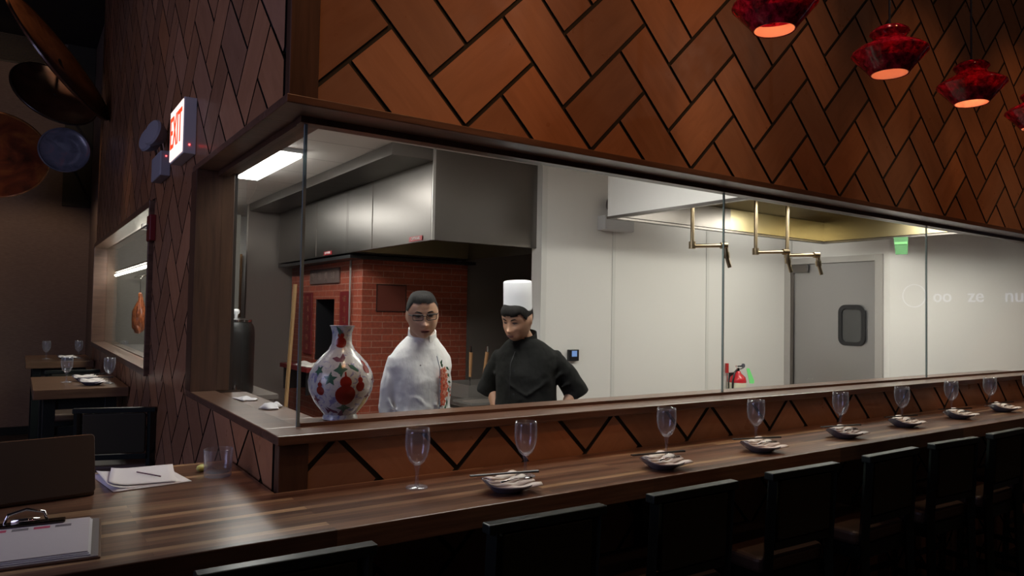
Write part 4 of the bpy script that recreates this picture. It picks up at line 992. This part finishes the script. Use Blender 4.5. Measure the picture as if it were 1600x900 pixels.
def make_plate():
    t = thing('side_plate', 'x', 'plate', (0, 0, 0), group='dark glazed side plates along the bar counter')
    bm = NB(); prof = [(0, 0), (.040, 0), (.045, .003), (.062, .012), (.078, .022), (.082, .025), (.080, .028), (.062, .017), (.043, .0075), (0, .006)]
    lathe(bm, prof, n=40)
    for v in bm.verts:          # leaf-like dish: longer one way with a folded left rim
        r = math.hypot(v.co.x, v.co.y)
        v.co.x *= 1.08; v.co.y *= .92
        if r > .05: v.co.z += .012*max(0, -v.co.x/r)**6*max(0, (r-.05)/.03)
    tag(obj('dish', bm, M_plate, t, smooth='auto')); return t
def make_napkin(seed):
    """loosely folded white napkin with long overlapping pleats"""
    bm = NB(); rr = random.Random(seed)
    for k in range(4):
        n = 12; w_ = .030-.002*k; L = .085-.006*k; a = -.25+.22*k+rr.uniform(-.05, .05); V = []
        cx, cy = .012-.008*k, -.028+.020*k
        for i in range(n+1):
            for j in range(5):
                u = i/n*2-1; v = j/4*2-1
                z = .017+.006*k+.010*u*u+.006*(1-v*v)*(1-.4*abs(u))+.002*math.sin(7*u+seed+k)
                ww = w_*(1-.35*u*u)
                X, Y = u*L, v*ww
                V.append(bm.verts.new((cx+X*math.cos(a)-Y*math.sin(a), cy+X*math.sin(a)+Y*math.cos(a), z)))
        for i in range(n):
            for j in range(4): bm.faces.new([V[i*5+j], V[(i+1)*5+j], V[(i+1)*5+j+1], V[i*5+j+1]])
    o = obj('napkin', bm, M_napkin, smooth=True); s_ = o.modifiers.new('solid', 'SOLIDIFY'); s_.thickness = .0025; s_.offset = 1; return o
def make_chop():
    t = thing('chopsticks', 'x', 'chopsticks', (0, 0, 0), group='black chopstick pairs on the plates')
    for k, (o1, o2) in enumerate(((.0, .004), (.010, -.004))):
        obj('chopstick', tube(NB(), [(-.115, o1, .0), (.115, o2+.006, .004)], [.0024, .0038], 8), M_stick, t, smooth='auto')
    return t
def make_spoon():
    bm = tube(NB(), [(-.055, 0, .004), (0, 0, .008), (.045, 0, .004)], [.0035, .0022, .003], 8)
    ellipsoid(bm, (.060, 0, .004), (.020, .012, .004), 16, 8)
    return obj('spoon', bm, M_chrome, smooth=True)
pl0, np0, ch0, sp0 = make_plate(), make_napkin(3), make_chop(), make_spoon()
PL = [(1.305, 1.905), (1.995, 1.90), (2.61, 1.925), (3.275, 1.945), (3.90, 1.98), (4.53, 1.99), (5.14, 2.0), (5.73, 2.01)]
for i, (x, y) in enumerate(PL):
    f = i == 0; wh = '%s place from the window corner' % ORD[i]
    p = pl0 if f else copy_tree(pl0); n_ = np0 if f else copy_tree(np0); c = ch0 if f else copy_tree(ch0); s_ = sp0 if f else copy_tree(sp0)
    a = R(-14+4*math.sin(i*2.1))
    p.location = (x, y, CT); p.rotation_euler.z = a; p['label'] = 'dark blue grey side plate on the bar counter, ' + wh
    tag(n_, 'white folded napkin lying on the dark plate, ' + wh, 'napkin', 'white napkins on the side plates'); n_.location = (x, y, CT); n_.rotation_euler.z = a+.1
    c.location = (x-.004, y+.012, CT+.051); c.rotation_euler.z = a-R(3); c['label'] = 'pair of black chopsticks laid across the napkin, ' + wh
    tag(s_, 'small shiny spoon lying on the napkin, ' + wh, 'spoon', 'spoons on the napkins'); s_.location = (x+.01, y-.02, CT+.034); s_.rotation_euler.z = a+.35

# ------------------------------------------------------------------ things on the near left of the counter
lap = thing('laptop', 'open dark laptop seen from behind its lid at the left end of the counter', 'laptop', (-.02, 2.46, CT))
M_lap = mat('dark laptop lid', (.13, .105, .085), .36, .4)
lid = NB(); prism(lid, [(px_, 0, pz) for px_, pz in rrect(-.23, .23, 0, .172, .012)], (0, .008, 0))
for v in lid.verts: v.co = Matrix.Rotation(R(-12), 3, 'X')@v.co+Vector((0, -.01, .012))
obj('lid', lid, M_lap, lap, world=False, bevel=.002)
obj('keyboard_base', B(-.23, .23, .0, .24, .001, .014), M_lap, lap, world=False, bevel=.004)
lap.rotation_euler.z = R(8)
def sheet(name, w_, h_, rz, loc, label, cat, m, curl=(0, 0), th=.0008):
    bm = NB(); n = 10; V = []
    for i in range(n+1):
        for j in range(n+1):
            u, v = i/n, j/n; z = curl[0]*max(0, (.35-u)/.35)**2*(1-v*.6)+curl[1]*u*v*v
            V.append(bm.verts.new(((u-.5)*w_+curl[0]*.6*max(0, (.3-u)/.3)**2, (v-.5)*h_, z)))
    for i in range(n):
        for j in range(n): bm.faces.new([V[i*(n+1)+j], V[(i+1)*(n+1)+j], V[(i+1)*(n+1)+j+1], V[i*(n+1)+j+1]])
    o = obj(name, bm, m, smooth=True); o.location = loc; o.rotation_euler.z = R(rz)
    s_ = o.modifiers.new('solid', 'SOLIDIFY'); s_.thickness = th; s_.offset = 1
    return tag(o, label, cat, 'loose papers on the counter')
sheet('paper_sheet', .23, .29, 8, (.352, 2.66, CT+.0008), 'white paper lying lowest in the loose pile beside the laptop', 'paper', M_paper, (0, .0))
sheet('paper_sheet', .22, .28, 2, (.34, 2.67, CT+.003), 'white paper with curled left edge, middle of the loose pile beside the laptop', 'paper', M_paper, (.018, .0))
sheet('paper_sheet', .20, .26, -7, (.355, 2.675, CT+.0075), 'white paper with a torn flap on top of the loose pile beside the laptop', 'paper', M_paper, (.016, .004))
o = obj('pen', tube(NB(), [(-.06, 0, 0), (.06, 0, 0)], .0022, 8), mat('dark pen', (.08, .02, .05), .3), smooth=True); o.location = (.375, 2.655, CT+.0125); o.rotation_euler.z = R(-62)
tag(o, 'thin dark pen lying on the loose papers beside the laptop', 'pen')
clp = thing('clipboard', 'clipboard with printed white sheets and a metal clip at the counter edge', 'clipboard', (.022, 2.045, CT))
obj('board', B(-.19, .165, -.165, .165, 0, .005), mat('brown hardboard', (.15, .08, .045), .6), clp, world=False, bevel=.002)
obj('cover', B(-.185, .160, -.163, .163, .0055, .0075), mat('clear plastic sleeve', (.45, .42, .42), .12, 0, Coat_Weight=1.0), clp, world=False)
for k in range(3): obj('sheet', B(-.18, .145-.003*k, -.155+.004*k, .150, .008+.003*k, .0102+.003*k), M_paper if k < 2 else mat('menu sheet', (.62, .56, .56), .75), clp, world=False)
clipm = NB(); box(clipm, -.085, .085, .118, .150, .017, .024); obj('clip_bar', clipm, mat('blackened clip', (.12, .10, .08), .25, 1), clp, world=False, bevel=.003)
obj('clip_lever', tube(NB(), [(-.045, .14, .022), (-.038, .148, .042), (0, .15, .052), (.038, .148, .042), (.045, .14, .022)], .004, 8), M_chrome, clp, world=False, smooth=True)
obj('clip_spring', tube(NB(), [(-.03, .135, .028), (.03, .135, .028)], .006, 8), M_chrome, clp, world=False, smooth=True)
M_ink = mat('grey ink', (.2, .17, .18), .8); M_ink2 = mat('red ink', (.5, .06, .12), .8)
rr = random.Random(5)
for k in range(6): obj('printed_block', B(-.16+k*.045, -.16+k*.045+.034, .085, .105, .0163, .0166), M_ink if k % 2 else M_ink2, clp, world=False)
clp.rotation_euler.z = R(-5)
tum = thing('tumbler', 'short clear glass tumbler with a little water on the counter by the corner post', 'tumbler', (.575, 2.575, CT))
obj('glass', lathe(NB(), [(0, 0), (.041, 0), (.0435, .003), (.047, .09), (.0455, .091), (.0415, .018), (.038, .014), (0, .013)], n=40), M_gob, tum, world=False, smooth='auto')
obj('water', lathe(NB(), [(0, .0135), (.038, .0145), (.0418, .03), (0, .03)], n=32), glassmat('water', (.9, .95, .97), 1.33), tum, world=False, smooth='auto')
bm = NB(); lathe(bm, [(0, -.012), (.016, -.010), (.024, -.003), (.024, .003), (.016, .010), (0, .012)], n=20, sy=.55)
for v in bm.verts: v.co.z += .13*abs(v.co.x)+.010
lm = obj('lime_wedge', bm, mat('pale lime', (.55, .6, .18), .4), smooth=True); lm.location = (.540, 2.675, CT+.002); lm.rotation_euler = (R(25), 0, R(40)); tag(lm, 'squeezed pale green lime wedge lying next to the tumbler', 'lime wedge')

# ================================================================== BAR CHAIRS
def make_chair(name, label, group):
    t = thing(name, label, 'chair', (0, 0, 0), group=group)
    W, Hh = .205, 1.05
    rail = NB(); box(rail, -W-.005, W+.005, -.245, -.205, Hh-.028, Hh)
    obj('top_rail', rail, M_black, t, bevel=.004)
    for s in (-1, 1):
        obj('leg', tube(NB(), [(s*(W-.02), -.225, Hh-.02), (s*(W-.02), -.205, .70), (s*(W-.015), -.225, 0)], [.021, .023, .020], 4), M_black, t)
        obj('leg', tube(NB(), [(s*(W-.025), .17, .64), (s*(W-.02), .185, 0)], [.021, .018], 4), M_black, t)
        obj('side_stretcher', B(s*(W-.022)-.01, s*(W-.022)+.01, -.205, .175, .26, .29), M_black, t)
    bk = NB(); prism(bk, [(x_, 0, z_) for x_, z_ in rrect(-W+.045, W-.045, .79, Hh-.032, .012)], (0, .03, 0))
    for v in bk.verts: v.co.y += -.24+(Hh-v.co.z)*.04
    obj('backrest', bk, M_uph, t, bevel=.006)
    obj('lower_rail', B(-W+.04, W-.04, -.222, -.198, .755, .785), M_black, t, bevel=.002)
    st = NB(); prism(st, [(x_, y_, .655) for x_, y_ in rrect(-W+.005, W-.005, -.185, .20, .035)], (0, 0, .065))
    obj('seat', st, M_seat, t, bevel=.018, seg=3)
    obj('seat_frame', open_box(-W+.015, W-.015, -.19, .185, .60, .655, .02), M_black, t)
    obj('footrest', B(-W+.03, W-.03, .17, .195, .30, .325), M_black, t, bevel=.003)
    return t
ch = make_chair('bar_chair', 'x', 'bar chairs tucked along the counter')
CX = [.55, 1.29, 1.91, 2.54, 3.18, 3.77, 4.34, 4.93, 5.55]
for i, x in enumerate(CX):
    c = ch if i == 0 else copy_tree(ch)
    c.location = (x, 1.895 if i else 1.915, 0); c.rotation_euler.z = R(-1+2*math.sin(i*3.3))
    c['label'] = 'black bar chair with olive upholstered back tucked under the counter, %s from the left end' % ORD[i]
def place_chair(x, y, rz, label):
    c = copy_tree(ch); c.location = (x, y, 0); c.rotation_euler.z = R(rz); c['label'] = label; c['group'] = 'chairs at the left dining tables'; return c
place_chair(.535, 4.86, -16, 'dark dining chair with its back towards the counter, below the small left window')
place_chair(.42, 7.25, 180, 'dark dining chair between the two high tables, facing the nearer one')

# ------------------------------------------------------------------ high tables on the left
M_tt = woodmat('brown table top', (.10, .055, .03), (.18, .10, .055), (1.2, 10, 10), .28, coat=.4)
def high_table(x0, x1, y0, y1, label):
    t = thing('dining_table', label, 'table', ((x0+x1)/2, (y0+y1)/2, 0), group='high tables on the left')
    obj('tabletop', B(x0, x1, y0, y1, .983, 1.05), M_tt, t, bevel=.004)
    for x in (x0+.06, x1-.14):
        for y in (y0+.08, y1-.16): obj('leg', B(x, x+.075, y, y+.075, 0, .975), M_black, t, bevel=.003)
    obj('apron', B(x0+.10, x1-.10, y0+.10, y0+.13, .90, .975), M_black, t); obj('apron', B(x0+.10, x1-.10, y1-.13, y1-.10, .90, .975), M_black, t)
    obj('rail', B(x0+.07, x1-.07, y0+.10, y0+.14, .72, .78), M_black, t)
    return t
high_table(.10, .672, 5.80, 6.85, 'high wooden table with dark legs, the nearer one on the left, set with two goblets')
high_table(.08, .668, 8.62, 9.75, 'high wooden table with dark legs, the farther one on the left before the cloth wall')
for (x, y, lab) in ((.315, 6.30, 'water goblet on the nearer left table, at its left side'), (.575, 6.10, 'water goblet on the nearer left table, in front of the small window'),
                    (.262, 9.05, 'water goblet on the farther left table, at its left side'), (.555, 9.05, 'water goblet on the farther left table, close to the cladded wall')):
    c = copy_tree(gob0); c.location = (x, y, 1.0505); c['label'] = lab; c['group'] = 'water goblets on the left tables'
for k, (x, y, lab) in enumerate(((.46, 6.02, 'plate with a napkin on the nearer left table, its near edge'), (.44, 6.35, 'plate with a napkin on the nearer left table, its far side'), (.44, 8.85, 'plate with a napkin on the farther left table'))):
    p = copy_tree(pl0); p.location = (x, y, 1.0505); p['label'] = lab; p['group'] = 'plates on the left tables'
    n_ = copy_tree(np0); n_.location = (x, y, 1.0505); n_['label'] = 'white napkin on the ' + lab.split('napkin on the ')[1] + ', lying on its plate'; n_['group'] = 'napkins on the left tables'
    c = copy_tree(ch0); c.location = (x+.02, y, 1.102); c['label'] = 'black chopsticks lying on the ' + lab.split('napkin on the ')[1]; c['group'] = 'chopsticks on the left tables'

# ================================================================== PENDANTS
M_in = mat('pale inner glass', (.85, .42, .30), .4)
M_bulb = emis('bulb', (1, .55, .3), 5)
M_bulb2 = emis('dim bulb', (1, .5, .3), 5)
def make_pendant():
    t = thing('pendant_lamp', 'x', 'pendant lamp', (0, 0, 0), group='red glass pendant lamps over the bar')
    s = .150
    P = [(.27, .48), (.30, .52), (.40, .50), (.50, .42), (.52, .36), (.46, .29), (.42, .22), (.46, .14), (.60, .06), (.85, -.06), (.99, -.17), (1.0, -.22), (.95, -.27), (.80, -.45), (.64, -.63), (.52, -.78), (.50, -.82)]
    prof = [(r*s, z*s) for r, z in P]; inn = [((r-.035)*s, z*s) for r, z in P[::-1]]
    obj('shade', lathe(NB(), prof+inn[1:-1], n=56), M_red, t, smooth='auto')
    obj('liner', lathe(NB(), [(.475*s, -.81*s), (.60*s, -.62*s), (.75*s, -.44*s), (.74*s, -.44*s), (.59*s, -.62*s), (.465*s, -.81*s), (.475*s, -.81*s)], n=48), M_in, t, smooth='auto')
    obj('cap', lathe(NB(), [(0, .60*s), (.08*s, .60*s), (.12*s, .53*s), (.28*s, .52*s), (.28*s, .47*s), (0, .47*s)], n=28), mat('bronze cap', (.05, .035, .025), .3, 1), t, smooth='auto')
    obj('socket', lathe(NB(), [(0, .47*s), (.12*s, .47*s), (.12*s, .12*s), (0, .12*s)], n=16), M_blk, t)
    obj('cord', tube(NB(), [(0, 0, .58*s), (0, 0, 2.2)], .005, 8), M_blk, t)
    return t
pd = make_pendant(); ROW = 1.6
bulb = obj('bulb', lathe(NB(), [(0, -.05), (.022, -.045), (.032, -.02), (.028, .0), (.014, .02), (0, .022)], n=20), M_bulb, pd, world=False, smooth=True)
for i, (x, z, e, wh) in enumerate(((2.235, 2.795, 3.0, 'leftmost, cut by the top of the photo'), (3.03, 2.795, 1.2, 'second from the left, darkest'), (3.785, 2.805, 4.5, 'third from the left, glowing brightest'), (4.56, 2.81, 2.5, 'cut by the right photo edge'), (5.34, 2.81, 2.5, 'farthest along the bar'))):
    p = pd if i == 0 else copy_tree(pd)
    p.location = (x, ROW, z); p['label'] = 'mottled red glass pendant lamp over the bar, ' + wh
    l = lamp('pendant_bulb_light', 'POINT', (x, ROW, z-.03), e*.75, (1, .52, .26), radius=.03)

# ================================================================== LEFT WALL FIXTURES
ex = thing('exit_sign', 'lit red EXIT sign box sticking out from the left herringbone wall', 'exit sign', (.68, 3.95, 2.56))
# the sign box stands out from the wall; its lit face looks back down the aisle
obj('housing', B(.622, .681, 3.70, 4.06, 2.362, 2.635), M_plastic, ex, bevel=.004)
obj('lit_face', B(.618, .622, 3.71, 4.05, 2.372, 2.625), emis('exit face', (1, .72, .66), 1.5), ex)
obj('lettering', text_bm('EXIT', .235, .0012, Matrix.Translation((.6165, 3.88, 2.5))@MY, sx=.66), emis('exit red letters', (1, .06, .015), 1.3), ex)
obj('indicator', ellipsoid(NB(), (.65, 3.699, 2.405), (.004, .004, .004)), emis('red indicator', (1, .05, .05), 8), ex)
em = thing('emergency_light', 'grey emergency light with round lamp heads on the left herringbone wall beside the EXIT sign', 'emergency light', (.68, 4.5, 2.43))
obj('housing', B(.625, .681, 4.40, 4.72, 2.36, 2.50), mat('grey housing', (.30, .30, .33), .5), em, bevel=.006)
for y in (4.47, 4.66):
    obj('lamp_head', lathe(NB(), [(0, -.045), (.045, -.04), (.07, -.005), (.078, .02), (.07, .032), (0, .036)], (.61, y, 2.60), 28, Matrix.Rotation(R(-75), 3, 'Y')@Matrix.Rotation(R(20), 3, 'X')), mat('grey lamp head', (.25, .25, .28), .4), em, smooth='auto')
    obj('neck', tube(NB(), [(.65, y, 2.50), (.64, y, 2.55)], .012), M_chrome, em)
obj('indicator', ellipsoid(NB(), (.655, 4.399, 2.47), (.004, .004, .004)), emis('red indicator light', (1, .05, .05), 8), em)
fa = thing('fire_alarm', 'dark red fire alarm box with a clear strobe beside the small left window', 'fire alarm', (.68, 4.9, 2.11))
obj('box', B(.645, .681, 4.86, 4.99, 2.03, 2.19), M_redpl, fa, bevel=.005); obj('strobe', B(.61, .645, 4.90, 4.96, 2.10, 2.135), M_gob, fa, bevel=.004)

# ------------------------------------------------------------------ wooden discs hung on the left
RIGHT, UP, FWD = RR, UU, _f
def disc(name, c, rad, ratio, ang, label, m, m2=None, thick=.03, dish=.06, sgn=1):
    """shallow turned bowl; ratio = how far it is turned away, ang = direction of its narrow axis"""
    c = Vector(c); d = (c-Vector((0, 0, HC))).normalized()
    r_ = d.cross(Vector((0, 0, 1))).normalized(); u_ = r_.cross(d)
    mn = (r_*math.cos(R(ang))+u_*math.sin(R(ang))); th = math.acos(ratio)
    n_ = (-d*math.cos(th)+mn*math.sin(th)*sgn).normalized()
    q = n_.to_track_quat('Z', 'Y').to_matrix()
    t = thing(name, label, 'wall disc', c, group='turned wooden discs hung on the left')
    prof = [(0, -dish), (rad*.5, -dish*.85), (rad*.85, -dish*.3), (rad, 0), (rad*1.0, thick*.5), (rad*.97, thick*.6), (rad*.8, thick*.2-dish*.25), (rad*.45, thick-dish*.8), (0, thick-dish*.85)]
    o = obj('dish', lathe(NB(), prof, (0, 0, 0), 64, q), m, t, world=False, smooth='auto')
    rim = [(rad*.985+.010*math.cos(a), thick*.4+.014*math.sin(a)) for a in [2*PI*k/8 for k in range(9)]]
    obj('rim', lathe(NB(), rim, (0, 0, 0), 64, q), m2 or m, t, world=False, smooth=True)
    obj('mount_rod', tube(NB(), [(0, .03, 0), (d.x*(10.88-c.y)/d.y, 10.88-c.y, d.z*(10.88-c.y)/d.y)], .012, 8), M_blk, t, world=False)
    return t
D1 = discmat('dark red lacquer wood', [(.35, (.05, .012, .006)), (.5, (.16, .03, .012)), (.65, (.28, .09, .02))], 3)
D2 = discmat('dark brown wood', [(.35, (.035, .014, .008)), (.65, (.09, .035, .018))], 4)
D3 = discmat('blue grey glaze', [(.35, (.10, .11, .14)), (.55, (.16, .17, .22)), (.7, (.26, .17, .20))], 7)
D4 = discmat('grain brown wood', [(.3, (.07, .025, .012)), (.7, (.17, .065, .03))], 5)
M_rim = mat('dark rim', (.03, .018, .012), .3)
disc('wall_disc', (-.27, 8.9, 3.12), .50, .86, -90, 'big dark red lacquered disc with an orange lower rim at the left edge', D1, discmat('orange rim', [(.3, (.12, .04, .012)), (.7, (.38, .15, .04))], 8))
disc('wall_disc', (.23, 8.5, 3.73), .40, .60, 65, 'dark brown disc tilted above the blue one, below the steep disc', D2, M_rim)
disc('wall_disc', (.335, 8.6, 3.20), .225, .97, 90, 'small blue grey round disc hanging in front of the big red one', D3, D3, dish=.03)
disc('wall_disc', (.245, 8.0, 3.95), .66, .16, 40, 'large brown disc seen almost edge on, slanting down to the right', D4, M_rim, dish=.08)
# ventilation grille high on the far wall
t = thing('vent_grille', 'wide dark louvred ventilation grille high on the far left wall', 'vent', (-.3, 10.88, 4.8))
bm = NB()
for k in range(19): obox(bm, (-.65, 10.875, 4.66+k*.018), (1.9, .02, .006), Matrix.Rotation(R(30), 3, 'X'))
obj('louvres', bm, mat('grille metal', (.12, .10, .07), .5), t); obj('frame', B(-1.6, .30, 10.885, 10.898, 4.64, ZT-.001), M_blk, t)
struct('trim_12', B(.42, .735, 10.86, 10.899, 2.9, ZT-.001), mat('olive panel', (.05, .045, .028), .7))

# ------------------------------------------------------------------ lit sign on the end wall, seen as a reflection in the panes
M_neon = emis('white sign letters', (.72, .76, 1), 1.3)
t = thing('lit_sign', 'lit white letter sign on the bar end wall, seen only as a window reflection', 'sign', (XF-.03, 1.3, 1.87))
MS = Matrix(((0, 0, 1, 0), (1, 0, 0, 0), (0, 1, 0, 0), (0, 0, 0, 1)))
for body, y in (('oo', 1.14), ('ze', 1.46), ('nu', 1.80)):
    obj('lettering', text_bm(body, .19, .006, Matrix.Translation((XF-.03, y, 1.875))@MS, sx=.9), M_neon, t)
ring = NB(); ringframe(ring, [(.855+.125*math.cos(2*PI*k/32), 1.885+.125*math.sin(2*PI*k/32)) for k in range(32)], [(.855+.117*math.cos(2*PI*k/32), 1.885+.117*math.sin(2*PI*k/32)) for k in range(32)], lambda a, b: (XF-.03, a, b), (-.006, 0, 0))
obj('emblem_ring', ring, M_neon, t)
obj('backing_rail', B(XF-.02, XF-.001, .70, 1.95, 1.86, 1.875), M_blk, t)
